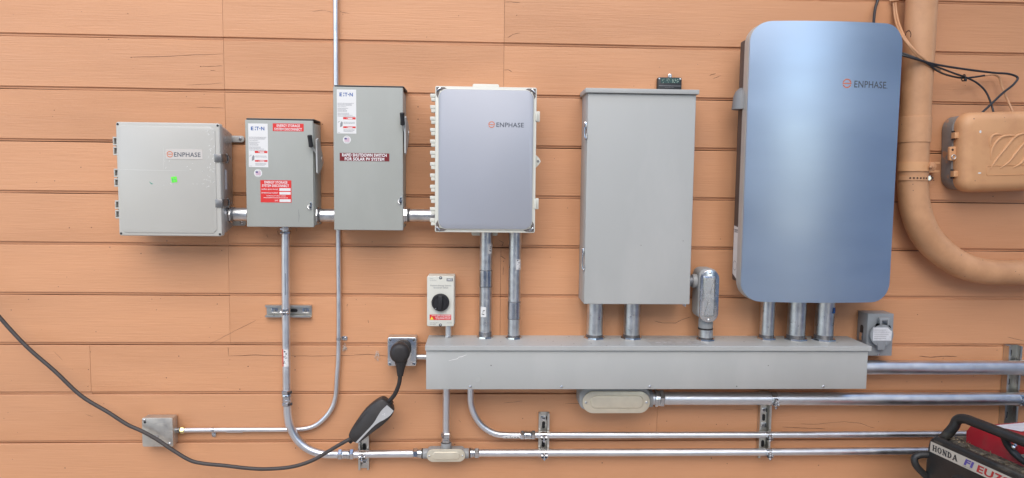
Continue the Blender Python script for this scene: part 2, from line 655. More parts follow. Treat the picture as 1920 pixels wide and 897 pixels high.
XL = -0.9534
XM = 0.0796
JOINTS = {-5: [.5], -4: [-1.2, 1.4], -3: [XL, XM], -2: [XL, XM], -1: [XL, XM + 1.2], 0: [XL, XM], 1: [XL + .001, XM], 2: [XL + .002], 3: [XL + .002, XM - .003],
          4: [XL + .003], 5: [XL + .003, XM - .004], 6: [XL + .003, XM - .004], 7: [-1.4722], 8: [0.697], 9: [2.6], 10: [.9]}
seed = 1
for i in range(-7, 11):
    xs = [WALL_X0] + JOINTS.get(i, []) + [WALL_X1]
    for a, b in zip(xs, xs[1:]):
        siding_board(i, a + .0005, b - .0005, seed)
        seed += 1

# checks, splits and nail holes in the boards
CRACKS = [
    ([(-1.2881, 0.0, 1.9913), (-1.1827, 0.0, 1.9961), (-1.0865, 0.0, 2.0028), (-0.9553, 0.0, 2.0101)], .0014), ([(-1.0374, 0.0, 1.9632), (-0.991, 0.0, 1.964), (-0.9562, 0.0, 1.9666)], .0016),
    ([(-1.0029, 0.0, 1.9502), (-0.9836, 0.0, 1.9496)], .0016), ([(-1.0892, 0.0, 1.8945), (-1.0118, 0.0, 1.8997), (-0.9575, 0.0, 1.9045)], .0013), ([(-1.0563, 0.0, 1.8153), (-1.004, 0.0, 1.8142), (-0.9535, 0.0, 1.8131)], .0012),
    ([(-0.9567, 0.0, 0.8793), (-0.8545, 0.0, 0.8835), (-0.734, 0.0, 0.8816), (-0.6131, 0.0, 0.8796), (-0.4916, 0.0, 0.8828), (-0.4307, 0.0, 0.8871), (-0.3534, 0.0, 0.8798)], .0016),
    ([(-0.9579, 0.0, 0.9144), (-0.9577, 0.0, 0.8793)], .0015),
    ([(0.676, 0.0, 1.02), (0.7076, 0.0, 1.0117), (0.7601, 0.0, 1.0118), (0.7829, 0.0, 1.0245), (0.8183, 0.0, 1.0358)], .0018),
    ([(1.2011, 0.0, 0.5947), (1.24, 0.0, 0.5924), (1.2909, 0.0, 0.5901), (1.3743, 0.0, 0.5876)], .0020),
    ([(1.2739, 0.0, 0.6075), (1.328, 0.0, 0.6058), (1.3948, 0.0, 0.6125), (1.4533, 0.0, 0.6156), (1.521, 0.0, 0.6089), (1.5478, 0.0, 0.5968), (1.5765, 0.0, 0.589)], .0013),
    ([(-1.0295, 0.0, 0.9246), (-0.9529, 0.0, 0.9658), (-0.8522, 0.0, 1.0174)], .0010), ([(1.7409, 0.0, 0.8816), (1.7891, 0.0, 0.8773), (1.8433, 0.0, 0.8817), (1.8958, 0.0, 0.8796)], .0030),
    ([(0.0797, 0.0, 2.2199), (0.1035, 0.0, 2.2204), (0.1373, 0.0, 2.2192)], .0016), ([(0.093, 0.0, 2.0897), (0.1128, 0.0, 2.1018), (0.1387, 0.0, 2.1082)], .0016), ([(0.0803, 0.0, 1.9698), (0.0943, 0.0, 1.972), (0.1104, 0.0, 1.9644)], .0018),
    ([(-0.6293, 0.0, 2.1697), (-0.5904, 0.0, 2.1763), (-0.5516, 0.0, 2.1675)], .0010), ([(-0.5281, 0.0, 2.1719), (-0.4931, 0.0, 2.1649)], .0012), ([(0.8605, 0.0, 1.9639), (0.8848, 0.0, 1.9723)], .0020), ([(0.8732, 0.0, 1.9521), (0.9057, 0.0, 1.9647)], .0015),
    ([(-1.6064, 0.0, 0.8992), (-1.5726, 0.0, 0.8624)], .0008), ([(0.3336, 0.0, 0.6918), (0.4174, 0.0, 0.6917)], .0012), ([(0.0917, 0.0, 0.6945), (0.1664, 0.0, 0.7028)], .0010),
    ([(2.0964, 0.0, 0.9597), (2.1343, 0.0, 0.9512), (2.1679, 0.0, 0.9426)], .0013), ([(-0.43, 0.0, 1.0208), (-0.4281, 0.0, 1.0084)], .0016), ([(-0.5105, 0.0, 1.0699), (-0.5064, 0.0, 1.0823)], .0014),
    ([(-0.7672, 0.0, 1.3613), (-0.7635, 0.0, 1.3432)], .0014), ([(-0.8071, 0.0, 1.3449), (-0.8013, 0.0, 1.3328)], .0012), ([(-0.6957, 0.0, 1.37), (-0.6958, 0.0, 1.3579)], .0010),
    ([(-1.4975, 0.0, 0.6564), (-1.4683, 0.0, 0.6438)], .0010), ([(1.3389, 0.0, 0.5572), (1.4042, 0.0, 0.5526)], .0012), ([(1.0007, 0.0, 0.6667), (1.0799, 0.0, 0.6665)], .0010),
    ([(0.0666, 0.0, 1.3317), (0.0851, 0.0, 1.3216), (0.0791, 0.0, 1.3072)], .0020), ([(0.0734, 0.0, 1.2703), (0.0939, 0.0, 1.2581)], .0022), ([(0.0861, 0.0, 1.2293), (0.0844, 0.0, 1.1964)], .0018)]
rnd = random.Random(5)
bm = B()
for pts, w in CRACKS:
    fine = []
    for a, b in zip(pts, pts[1:]):
        for k in range(4):
            t = k / 4
            fine.append((a[0] + (b[0] - a[0]) * t + rnd.uniform(-.0007, .0007), a[2] + (b[2] - a[2]) * t + rnd.uniform(-.0009, .0009)))
    fine.append((pts[-1][0], pts[-1][2]))
    add_ribbon(bm, fine, w * .75, -.0009)
part('paint_cracks', bm, 'crack', wall, kind='stuff')
HOLES = [(-1.2862, 0.0, 1.9913), (-1.0374, 0.0, 1.9632), (-0.9742, 0.0, 1.2831), (-0.9529, 0.0, 0.8649), (-0.8833, 0.0, 0.8401), (0.8629, 0.0, 0.6369), (0.8785, 0.0, 0.6175), (0.9344, 0.0, 0.6065), (0.9793, 0.0, 0.6064), (1.5904, 0.0, 0.6152), (2.0584, 0.0, 0.9057),
         (-0.0799, 0.0, 0.6249), (-0.0757, 0.0, 0.6206), (0.1673, 0.0, 0.6326), (0.1259, 0.0, 2.1723), (0.0858, 0.0, 1.2499), (0.6367, 0.0, 1.9241), (-1.2928, 0.0, 2.1479), (-1.3643, 0.0, 2.0549), (-0.5165, 0.0, 2.1625), (-0.4741, 0.0, 1.0989), (-0.4399, 0.0, 1.0805), (-0.3394, 0.0, 0.7291),
         (-0.9972, 0.0, 1.3172), (-1.4796, 0.0, 0.8276), (-1.4694, 0.0, 0.8953), (-1.4839, 0.0, 0.7618), (1.7247, 0.0, 1.0488), (-0.0903, 0.0, 2.1658), (-0.2086, 0.0, 2.0856), (-0.2481, 0.0, 2.112), (-0.6963, 0.0, 0.6772), (-0.3335, 0.0, 0.596), (-1.5677, 0.0, 1.7956), (-0.9857, 0.0, 1.115), (-1.0241, 0.0, 0.9903),
         (0.5775, 0.0, 0.5948), (0.7358, 0.0, 0.6201), (1.6969, 0.0, 0.778), (-0.2078, 0.0, 1.6261)]
bm = B()
for k in range(70):
    HOLES.append((rnd.uniform(-1.9, 1.95), 0, rnd.uniform(.72, 2.25)))
for k, h in enumerate(HOLES):
    r = rnd.uniform(.0010, .0019) if k < 39 else rnd.uniform(.0005, .0011)
    flat(bm, [(h[0] + r * rnd.uniform(.6, 1.2) * math.cos(a * PI / 4), h[2] + r * rnd.uniform(.6, 1.2) * math.sin(a * PI / 4)) for a in range(8)], -.0010)
part('nail_holes', bm, 'crack', wall, kind='stuff')


# unseen house added on the right to shade the wall and tint battery reflections
def added_house():
    x, y0, y1, h = 4.3, -8.5, -1.4, 3.3
    t = thing('added_house', 'unseen slate blue house added to shade the wall and fill battery reflections', 'house', (x + 2, (y0 + y1) / 2, 0))
    bm = B()
    add_box(bm, x + .02, x + 4.0, y0, y1, .002, h)
    part('wall', bm, 'added_house_siding', t)
    src = None
    n = int(h / .2)
    for k in range(n):
        if src is None:
            bm = B()
            add_prism(bm, [(0, 0), (.018, 0), (.004, .2), (0, .2)], y0, y1, fn=lambda a, b, q: Vector((x + .0195 - a, q, .03 + b)))
            src = part('siding_board', bm, 'added_house_siding', t)
        else:
            share(src, t, (0, 0, .2 * k))
    bm = B()
    add_prism(bm, [(x - .40, h), (x + 4.4, h), (x + 2, h + 1.0)], y0 - .3, y1 + .3)
    part('roof', bm, 'added_roof', t)


added_house()


def unseen_garage():  # unseen building added behind the camera, giving the battery front grey reflections
    x0, x1, y, h = -7.0, 2.8, -9.5, 5.2
    t = thing('added_garage', 'unseen pale grey building added behind the camera for battery reflections', 'added_garage', ((x0 + x1) / 2, y - 2, 0))
    bm = B()
    add_box(bm, x0, x1, y - 5, y - .02, .002, h)
    part('wall', bm, 'added_garage_siding', t)
    src = None
    for k in range(int(h / .2)):
        if src is None:
            bm = B()
            add_prism(bm, [(0, 0), (.018, 0), (.004, .2), (0, .2)], x0, x1, fn=lambda a, b, q: Vector((q, y - .0195 + a, .03 + b)))
            src = part('siding_board', bm, 'added_garage_siding', t)
        else:
            share(src, t, (0, 0, .2 * k))
    bm = B()
    add_prism(bm, [(-y - .5, h), (-y + 5.5, h), (-y + 2.5, h + 1.2)], x0 - .3, x1 + .3, fn=lambda a, b, q: Vector((q, -a, b)))
    part('roof', bm, 'added_roof', t)


unseen_garage()


def added_tree():  # unseen tree added to keep warm sun off the wall's right side
    t = thing('added_tree', 'unseen leafy tree added to shade the right side of the wall', 'tree', (3.0, -3.4, 0))
    rnd = random.Random(21)
    base = Vector((3.0, -3.4, 0))
    top = Vector((2.9, -3.2, 4.6))
    bm = B()
    pts = smooth_path([base, Vector((3.04, -3.42, 1.2)), Vector((2.96, -3.3, 2.6)), top], 5)
    add_tube(bm, pts, [.13 - .10 * k / (len(pts) - 1) for k in range(len(pts))], 10)
    part('trunk', bm, 'bark', t)
    tips = []
    for k in range(12):
        a = k * 2.4
        z = 2.7 + 1.6 * (k / 12)
        s = Vector((2.97, -3.3, z))
        e = s + Vector((math.cos(a) * rnd.uniform(.7, 1.3), math.sin(a) * rnd.uniform(.7, 1.2), rnd.uniform(.5, 1.2)))
        bm = B()
        q = smooth_path([s, s.lerp(e, .5) + Vector((0, 0, .12)), e], 4)
        add_tube(bm, q, [.045 - .035 * i / (len(q) - 1) for i in range(len(q))], 7)
        part('limb', bm, 'bark', t)
        tips += q[3:]
    bm = B()
    for k in range(9000):
        c = rnd.choice(tips) + Vector((rnd.gauss(0, .30), rnd.gauss(0, .30), rnd.gauss(0, .26)))
        a, b = rnd.uniform(0, 2 * PI), rnd.uniform(-.7, .7)
        u = Vector((math.cos(a), math.sin(a), b)).normalized() * rnd.uniform(.035, .06)
        w = u.cross(Vector((rnd.uniform(-1, 1), rnd.uniform(-1, 1), 1))).normalized() * .022
        bm.faces.new([bm.verts.new(p) for p in (c - u, c + w, c + u, c - w)])
    part('crown', bm, 'leaf', t, kind='stuff')


added_tree()

# ------------------------------------------------------------------ grey plastic enclosure on the left
def polycarbonate_enclosure():
    x0, x1 = -1.2676, -0.9132
    z1, z0 = 1.7445, 1.349
    t = thing('electrical_enclosure', 'light grey plastic enclosure with green dot sticker, leftmost box on the wall', 'electrical box', (x0, 0, z0))
    bm = B()
    # tapered body with cut corners
    rings = []
    for y, ins, ch in ((-.012, .016, .030), (-.030, .006, .024), (-.138, .004, .006)):
        a, b, c, d = x0 + ins, x1 - ins, z0 + ins, z1 - ins
        rings.append([bm.verts.new((x, y, z)) for x, z in ((a + ch, c), (b - ch, c), (b, c + ch), (b, d - ch), (b - ch, d), (a + ch, d), (a, d - ch), (a, c + ch))])
    for p, q in zip(rings, rings[1:]):
        for k in range(8):
            bm.faces.new((p[k], p[(k + 1) % 8], q[(k + 1) % 8], q[k]))
    bm.faces.new(rings[0])
    bm.faces.new(rings[-1])
    part('body', bm, 'poly_body', t, sharp=40)
    bm = B()
    add_prism(bm, rrect(x0, x1, z0, z1, .008), -.165, -.1385, bev=.004, seg=3)
    lid = part('lid', bm, 'poly_lid', t)
    bm = B()
    a, b, c, d = -1.2598, -0.9293, 1.3603, 1.7316
    ch = .013
    poly = [(a + ch, c), (b - ch, c), (b, c + ch), (b, d - ch), (b - ch, d), (a + ch, d), (a, d - ch), (a, c + ch)]
    add_prism(bm, poly, -.1675, -.1645, bev=.0015)
    panel = part('raised_panel', bm, 'poly_lid', t)
    for x, z in ((x0 + .007, z0 + .008), (x1 - .007, z0 + .008), (x0 + .007, z1 - .008), (x1 - .007, z1 - .008)):
        bm = B()
        add_lathe(bm, (x, -.1648, z), (0, -1, 0), [(0, .004), (.0012, .004), (.0013, .003)], 12)
        part('lid_screw', bm, 'ink_black', t)
    # logo plate
    bm = B()
    pa, pb, pc, pd = -1.0983, -0.9725, 1.6181, 1.6532
    add_prism(bm, rect(pa, pb, pc, pd), -.1684, -.1675)
    lp = part('logo_plate', bm, 'logo_plate', t)
    ring_logo(lp, -1.0844, 1.635, 0.0107, -1.0701, -0.9798, 1.6265, 1.6422, -.1687)
    # printed dot sticker and pen mark
    bm = B()
    cx, cz = -1.0723, 1.5473
    mt = Matrix.Translation((cx, -.168, cz)) @ Matrix.Rotation(math.radians(-8), 4, 'Y')
    add_box(bm, -.0095, .0095, -.0004, .0004, -.0098, .0098, mtx=mt)
    gs = part('sticker', bm, 'sticker_green', t, label='bright green square sticker')
    bm = B()
    for px, pz, w, h in ((-.005, .004, .004, .0016), (.002, .005, .006, .0014), (-.003, 0, .007, .0014), (.004, -.001, .003, .004), (-.005, -.005, .006, .0014), (.003, -.006, .005, .0014), (-.006, -.001, .0015, .006)):
        add_box(bm, px - w / 2, px + w / 2, -.0007, -.00045, pz - h / 2, pz + h / 2, mtx=mt)
    part('print', bm, 'mark_teal', gs)
    bm = B()
    add_ribbon(bm, [(-1.1573, 1.5389), (-1.1503, 1.5316), (-1.1448, 1.5316)], .004, -.1679)
    part('pen_mark', bm, 'mark_teal', t)
    # glue scuffs left by peeled film
    rnd = random.Random(3)
    bm = B()
    for k in range(60):
        px = 396 + rnd.gauss(0, 5) if k < 38 else rnd.uniform(305, 400)
        py = rnd.uniform(240, 352) if k < 38 else rnd.uniform(270, 350)
        px = min(px, 403.5)
        cx = x0 + (px - 220) / 194.0 * (x1 - x0)
        cz = z1 - (py - 230) / 213.0 * (z1 - z0)
        ln, an = rnd.uniform(.002, .010), rnd.uniform(0, PI)
        pts = [(cx + ln * (s - .5) * math.cos(an) + rnd.uniform(-.001, .001), cz + ln * (s - .5) * math.sin(an) + rnd.uniform(-.001, .001)) for s in (0, .33, .66, 1)]
        add_ribbon(bm, pts, rnd.uniform(.0010, .0026), -.1679)
    add_ribbon(bm, [(a + .002, 1.5801), (a + .06, 1.5792), (b - .09, 1.5782)], .0009, -.1679)
    add_ribbon(bm, [(-1.1067, 1.6596), (-1.1049, 1.6246), (-1.1088, 1.5821)], .0009, -.1679)
    part('film_residue', bm, 'scuff', t, kind='stuff')
    # hinges
    for y0, y1 in ((256.5, 293), (316, 352), (375.5, 412)):
        hz1 = z1 - (y0 - 230) / 213.0 * (z1 - z0)
        hz0 = z1 - (y1 - 230) / 213.0 * (z1 - z0)
        hx = x0 - .0165
        bm = B()
        h = (hz1 - hz0) / 2
        for s in (0, 1):
            q0, q1 = hz0 + h * s + .002, hz0 + h * (s + 1) - .002
            for zz in (q0, q1 - .005):
                add_box(bm, hx, x0 + .002, -.155, -.130, zz, zz + .005, bev=.0008)
            add_box(bm, hx, hx + .0035, -.155, -.130, q0 + .0052, q1 - .0052, bev=.0008)
        hg = part('hinge', bm, 'poly_lid', t)
        bm = B()
        add_cyl(bm, (hx + .009, -.143, hz0 + .004), (hx + .009, -.143, hz1 - .004), .004, 12)
        part('hinge_pin', bm, 'poly_body', hg)
    # latches
    for zc in (1.6241, 1.4657):
        xb = x1
        bm = B()
        add_box(bm, xb - .020, xb + .004, -.1685, -.1655, zc - .014, zc + .014, bev=.001)
        add_box(bm, xb + .0005, xb + .0045, -.166, -.118, zc - .014, zc + .014, bev=.001)
        add_box(bm, xb + .0005, xb + .008, -.117, -.104, zc - .017, zc - .011, bev=.001)
        add_box(bm, xb + .0005, xb + .008, -.117, -.104, zc + .011, zc + .017, bev=.001)
        add_box(bm, xb + .0005, xb + .007, -.103, -.096, zc - .013, zc + .013, bev=.001)
        la = part('latch', bm, 'latch_steel', t)
        bm = B()
        add_tube(bm, [(xb + .004, -.096 + .020 * math.sin(a * PI / 10), zc - .011 + .022 * a / 10) for a in range(11)], .0016, 8)
        part('bail', bm, 'latch_steel', la)
    # side label and mounting feet
    bm = B()
    add_box(bm, x1 - .0046, x1 - .0036, -.108, -.094, z0 + .165, z0 + .235)
    part('side_label', bm, 'label_worn', t)
    for zc in (1.6997, 1.3895):
        bm = B()
        add_prism(bm, rrect(x1 - .05, -0.8807, zc - .012, zc + .012, .010), -.0095, -.003, bev=.001)
        f = part('mounting_foot', bm, 'poly_body', t)
        bm = B()
        screw(bm, (-0.8953, -.0095, zc), .0055, .004)
        part('screw', bm, 'zinc_fitting', f)
    return t


polycarbonate_enclosure()


# ------------------------------------------------------------------ the two safety switches
def rating_label(t, x0, x1, z0, z1, y):
    bm = B()
    add_prism(bm, rect(x0, x1, z0, z1), y - .0005, y)
    lab = part('rating_label', bm, 'label_white', t)
    w, h = x1 - x0, z1 - z0
    yy = y - .0008
    bm = B()
    add_text(bm, 'E', x0 + w * .14, x0 + w * .27, z1 - h * .155, z1 - h * .072, yy, .03)
    flat(bm, [(x0 + w * .345, z1 - h * .122), (x0 + w * .385, z1 - h * .122), (x0 + w * .385, z1 - h * .155), (x0 + w * .345, z1 - h * .155)][::-1], yy)
    flat(bm, [(x0 + w * .345, z1 - h * .072), (x0 + w * .385, z1 - h * .072), (x0 + w * .385, z1 - h * .10), (x0 + w * .345, z1 - h * .10)][::-1], yy)
    add_text(bm, 'T', x0 + w * .41, x0 + w * .55, z1 - h * .155, z1 - h * .072, yy, .03)
    flat(bm, disc(x0 + w * .60, z1 - h * .113, w * .03, 10), yy)
    add_text(bm, 'N', x0 + w * .66, x0 + w * .83, z1 - h * .155, z1 - h * .072, yy, .03)
    part('lettering', bm, 'ink_blue', lab)
    bm = B()
    add_fine_print(bm, x0 + w * .04, x1 - w * .08, z1 - h * .30, h * .023, 3, yy, 3, .2)
    add_fine_print(bm, x0 + w * .04, x0 + w * .5, z1 - h * .38, h * .023, 1, yy, 4, .1)
    add_fine_print(bm, x0 + w * .04, x1 - w * .10, z1 - h * .415, h * .023, 4, yy, 5, .6)
    add_fine_print(bm, x0 + w * .04, x1 - w * .20, z1 - h * .525, h * .023, 3, yy, 6, .3)
    add_fine_print(bm, x0 + w * .04, x1 - w * .05, z1 - h * .60, h * .020, 1, yy, 9, .1)
    add_fine_print(bm, x0 + w * .34, x1 - w * .07, z1 - h * .73, h * .024, 2, yy, 7, .2)
    add_fine_print(bm, x0 + w * .34, x1 - w * .07, z1 - h * .90, h * .022, 3, yy, 8, .3)
    add_fine_print(bm, x0 + w * .04, x0 + w * .16, z1 - h * .965, h * .020, 1, yy, 9, .1)
    # hand pictogram
    add_arc(bm, x0 + w * .13, z1 - h * .755, w * .07, w * .02, 60, 190, yy)
    flat(bm, [(x0 + w * .16, z1 - h * .86), (x0 + w * .28, z1 - h * .83), (x0 + w * .30, z1 - h * .75), (x0 + w * .24, z1 - h * .72), (x0 + w * .17, z1 - h * .77)], yy)
    part('fine_print', bm, 'ink_grey', lab, kind='stuff')
    for a, b in ((.625, .675), (.835, .875)):
        bm = B()
        flat(bm, rect(x0 + w * .32, x0 + w * .50, z1 - h * b, z1 - h * a), yy)
        flat(bm, rect(x0 + w * .80, x0 + w * .965, z1 - h * b, z1 - h * a), yy)
        flat(bm, rect(x0 + w * .50, x0 + w * .80, z1 - h * (a + .012), z1 - h * a), yy)
        flat(bm, rect(x0 + w * .50, x0 + w * .80, z1 - h * b, z1 - h * (b - .008)), yy)
        flat(bm, [(x0 + w * .50, z1 - h * (b - .012)), (x0 + w * .58, z1 - h * (b - .012)), (x0 + w * .54, z1 - h * (a + .014))], yy)
        part('warning_bar', bm, 'label_red', lab)


def flag_sticker(t, cx, cz, r, y):
    bm = B()
    add_prism(bm, disc(cx, cz, r, 28), y - .0005, y)
    s = part('flag_sticker', bm, 'label_white', t)
    bm = B()
    flat(bm, rect(cx - r * .62, cx - r * .02, cz + r * .02, cz + r * .48), y - .0008)
    part('flag_field', bm, 'flag_blue', s)
    bm = B()
    for k in range(5):
        za = cz + r * (.48 - k * .21)
        flat(bm, rect(cx + r * (.0 if k < 2 else -.62), cx + r * .66, za - r * .13, za), y - .0009)
    part('flag_stripes', bm, 'flag_pink', s)
    bm = B()
    for a0 in (60, 240):
        for k in range(6):
            add_arc(bm, cx, cz, r * .80, r * .12, a0 + k * 11, a0 + k * 11 + 6, y - .0008, 3)
    part('lettering', bm, 'ink_grey', s)


def sticker(t, name, mat, x0, x1, z0, z1, y):
    bm = B()
    add_prism(bm, rect(x0, x1, z0, z1), y - .0005, y)
    return part(name, bm, mat, t)


def safety_switch(t, x0, x1, z0, z1, depth, side_gap, handle_top, handle_mid, handle_low, grip):
    y = -depth
    bm = B()
    add_box(bm, x0 + .006, x1 - .002 + side_gap, -depth + .012, -.003, z0 + .006, z1 - .012, bev=.002)
    part('cabinet', bm, 'enamel_green_grey', t)
    bm = B()
    add_box(bm, x0, x1, y, y + .018, z0, z1 - .004, bev=.0022, seg=3)
    part('door', bm, 'enamel_green_grey', t)
    bm = B()
    add_box(bm, x0 + .004, x1 + .001, y + .003, -.004, z1 - .0038, z1 + .0012, bev=.0005)
    part('rain_cap', bm, 'cap_black', t)
    bm = B()
    add_box(bm, x0 + .004, x1 + .002, y + .0095, -.004, z1 + .0013, z1 + .0026)
    part('cap_top', bm, 'enamel_green_grey', t)
    # operating handle on the right side: plate, then the dark grip
    xs = x1 + side_gap + .007
    bm = B()
    pts = [(-y + .012, handle_top), (-y - .012, handle_top + .008), (.055, handle_mid + .03), (.030, handle_mid + .006), (.030, handle_mid - .014), (.060, handle_mid - .036), (-y - .006, handle_low), (-y + .006, handle_low + .006)]
    add_prism(bm, [(p[0], p[1]) for p in pts], xs, xs + .006, bev=.0012, fn=lambda a, b, k: Vector((k, -a, b)))
    hd = part('handle', bm, 'enamel_grey', t)
    bm = B()
    add_lathe(bm, (x1 + side_gap - .002, -.055, handle_mid), (1, 0, 0), [(0, .016), (.012, .015), (.015, .010), (.017, .010)], 20)
    part('pivot', bm, 'galvanised', hd)
    bm = B()
    (ga, gb) = grip
    add_lathe(bm, ga, Vector(gb) - Vector(ga), [(0, .006), (.002, .0085), ((Vector(gb) - Vector(ga)).length * .6, .0075), ((Vector(gb) - Vector(ga)).length - .002, .0085), ((Vector(gb) - Vector(ga)).length, .006)], 14)
    part('grip', bm, 'black_plastic', hd)
    bm = B()
    add_tube(bm, [Vector(gb), Vector((xs + .001, y + .002, gb[2] - .02)), Vector((xs + .003, y + .014, handle_mid + .01))], .004, 8)
    part('grip_arm', bm, 'enamel_grey', hd)


def hasp(t, cx, cz, y):
    bm = B()
    add_prism(bm, [(cx - .004, cz - .014), (cx + .005, cz - .014), (cx + .006, cz + .010), (cx + .001, cz + .015), (cx - .003, cz + .004)], y - .002, y, bev=.0005)
    add_tube(bm, [(cx - .007, y - .001, cz + .002), (cx - .008, y - .007, cz - .006), (cx - .002, y - .008, cz - .013), (cx + .003, y - .001, cz - .011)], .0016, 8)
    h = part('hasp', bm, 'zinc_fitting', t)
    bm = B()
    flat(bm, disc(cx + .001, cz + .006, .0032, 12), y - .0025)
    flat(bm, disc(cx + .001, cz - .007, .0028, 12), y - .0025)
    part('hasp_hole', bm, 'ink_black', h)


# small one
dS = .118
x0, x1 = -0.8416, -0.6033
z1, z0 = 1.7661, 1.3812
sw_small = thing('safety_switch', 'short grey safety switch with two red stickers', 'safety switch', (x0, 0, z0), 'wall mounted safety switches')
safety_switch(sw_small, x0, x1, z0, z1, dS, .004, 1.6935, 1.6277, 1.572,
              (((-0.6074, -0.15, 1.7092)), ((-0.6051, -0.138, 1.6678))))
rating_label(sw_small, -0.8305, -0.7621, 1.5947, 1.7491, -dS)
flag_sticker(sw_small, -0.7984, 1.5735, 0.0142, -dS)
s = sticker(sw_small, 'warning_sticker', 'label_red', -0.7442, -0.6356, 1.7235, 1.7506, -dS)
bm = B()
add_text(bm, 'ENERGY STORAGE', -0.7302, -0.6485, 1.7382, 1.7476, -dS - .0008, .018)
add_text(bm, 'SYSTEM DISCONNECT', -0.7386, -0.642, 1.7258, 1.7352, -dS - .0008, .018)
part('lettering', bm, 'ink_white', s)
s = sticker(sw_small, 'warning_sticker', 'label_red', -0.791, -0.6816, 1.4693, 1.5489, -dS)
bm = B()
add_text(bm, 'ENERGY STORAGE', -0.7764, -0.6953, 1.5369, 1.546, -dS - .0008, .018)
add_text(bm, 'SYSTEM DISCONNECT', -0.785, -0.6898, 1.5247, 1.5339, -dS - .0008, .018)
add_text(bm, 'NOMINAL ESS AC VOLTAGE', -0.7871, -0.7287, 1.514, 1.5187, -dS - .0008, .01)
add_text(bm, 'MAXIMUM FAULT CURRENT', -0.7873, -0.7289, 1.501, 1.5058, -dS - .0008, .01)
add_text(bm, 'MAXIMUM SHORT CIRCUIT CURRENT', -0.7696, -0.7016, 1.4911, 1.4949, -dS - .0008, .01)
add_fine_print(bm, -0.7801, -0.6942, 1.4884, .0045, 1, -dS - .0008, 12, .02)
add_text(bm, 'DATE', -0.7406, -0.7293, 1.4741, 1.4789, -dS - .0008, .01)
part('lettering', bm, 'ink_white', s)
for a, b in ((1.5111, 1.5208), (1.4979, 1.5074), (1.4715, 1.4811)):
    bm = B()
    flat(bm, rect(-0.7241, -0.6844, a, b), -dS - .0008)
    part('blank_field', bm, 'label_white', s)
hasp(sw_small, -0.615, 1.4591, -dS)
bm = B()
add_ribbon(bm, [(-0.6578, 1.4452), (-0.6556, 1.4222), (-0.6574, 1.3991)], .0012, -dS - .0004)
part('scratch', bm, 'ink_slate', sw_small)

# tall one
dT = .145
x0, x1 = -0.5253, -0.2808
z1, z0 = 1.884, 1.3742
sw_tall = thing('safety_switch', 'tall grey safety switch with maroon rapid shutdown sticker', 'safety switch', (x0, 0, z0), 'wall mounted safety switches')
safety_switch(sw_tall, x0, x1, z0, z1, dT, -.002, 1.7733, 1.7272, 1.6455,
              (((-0.2798, -0.178, 1.7897)), ((-0.2794, -0.165, 1.7474))))
rating_label(sw_tall, -0.5122, -0.4446, 1.7164, 1.8703, -dT)
flag_sticker(sw_tall, -0.478, 1.6949, 0.014, -dT)
s = sticker(sw_tall, 'rapid_shutdown_sticker', 'label_maroon', -0.5037, -0.3289, 1.6202, 1.6484, -dT)
bm = B()
add_text(bm, 'RAPID SHUTDOWN SWITCH', -0.4952, -0.3383, 1.6356, 1.6469, -dT - .0008, .03)
add_text(bm, 'FOR SOLAR PV SYSTEM', -0.486, -0.3468, 1.6217, 1.633, -dT - .0008, .03)
part('lettering', bm, 'ink_white', s)
hasp(sw_tall, -0.2894, 1.4823, -dT)


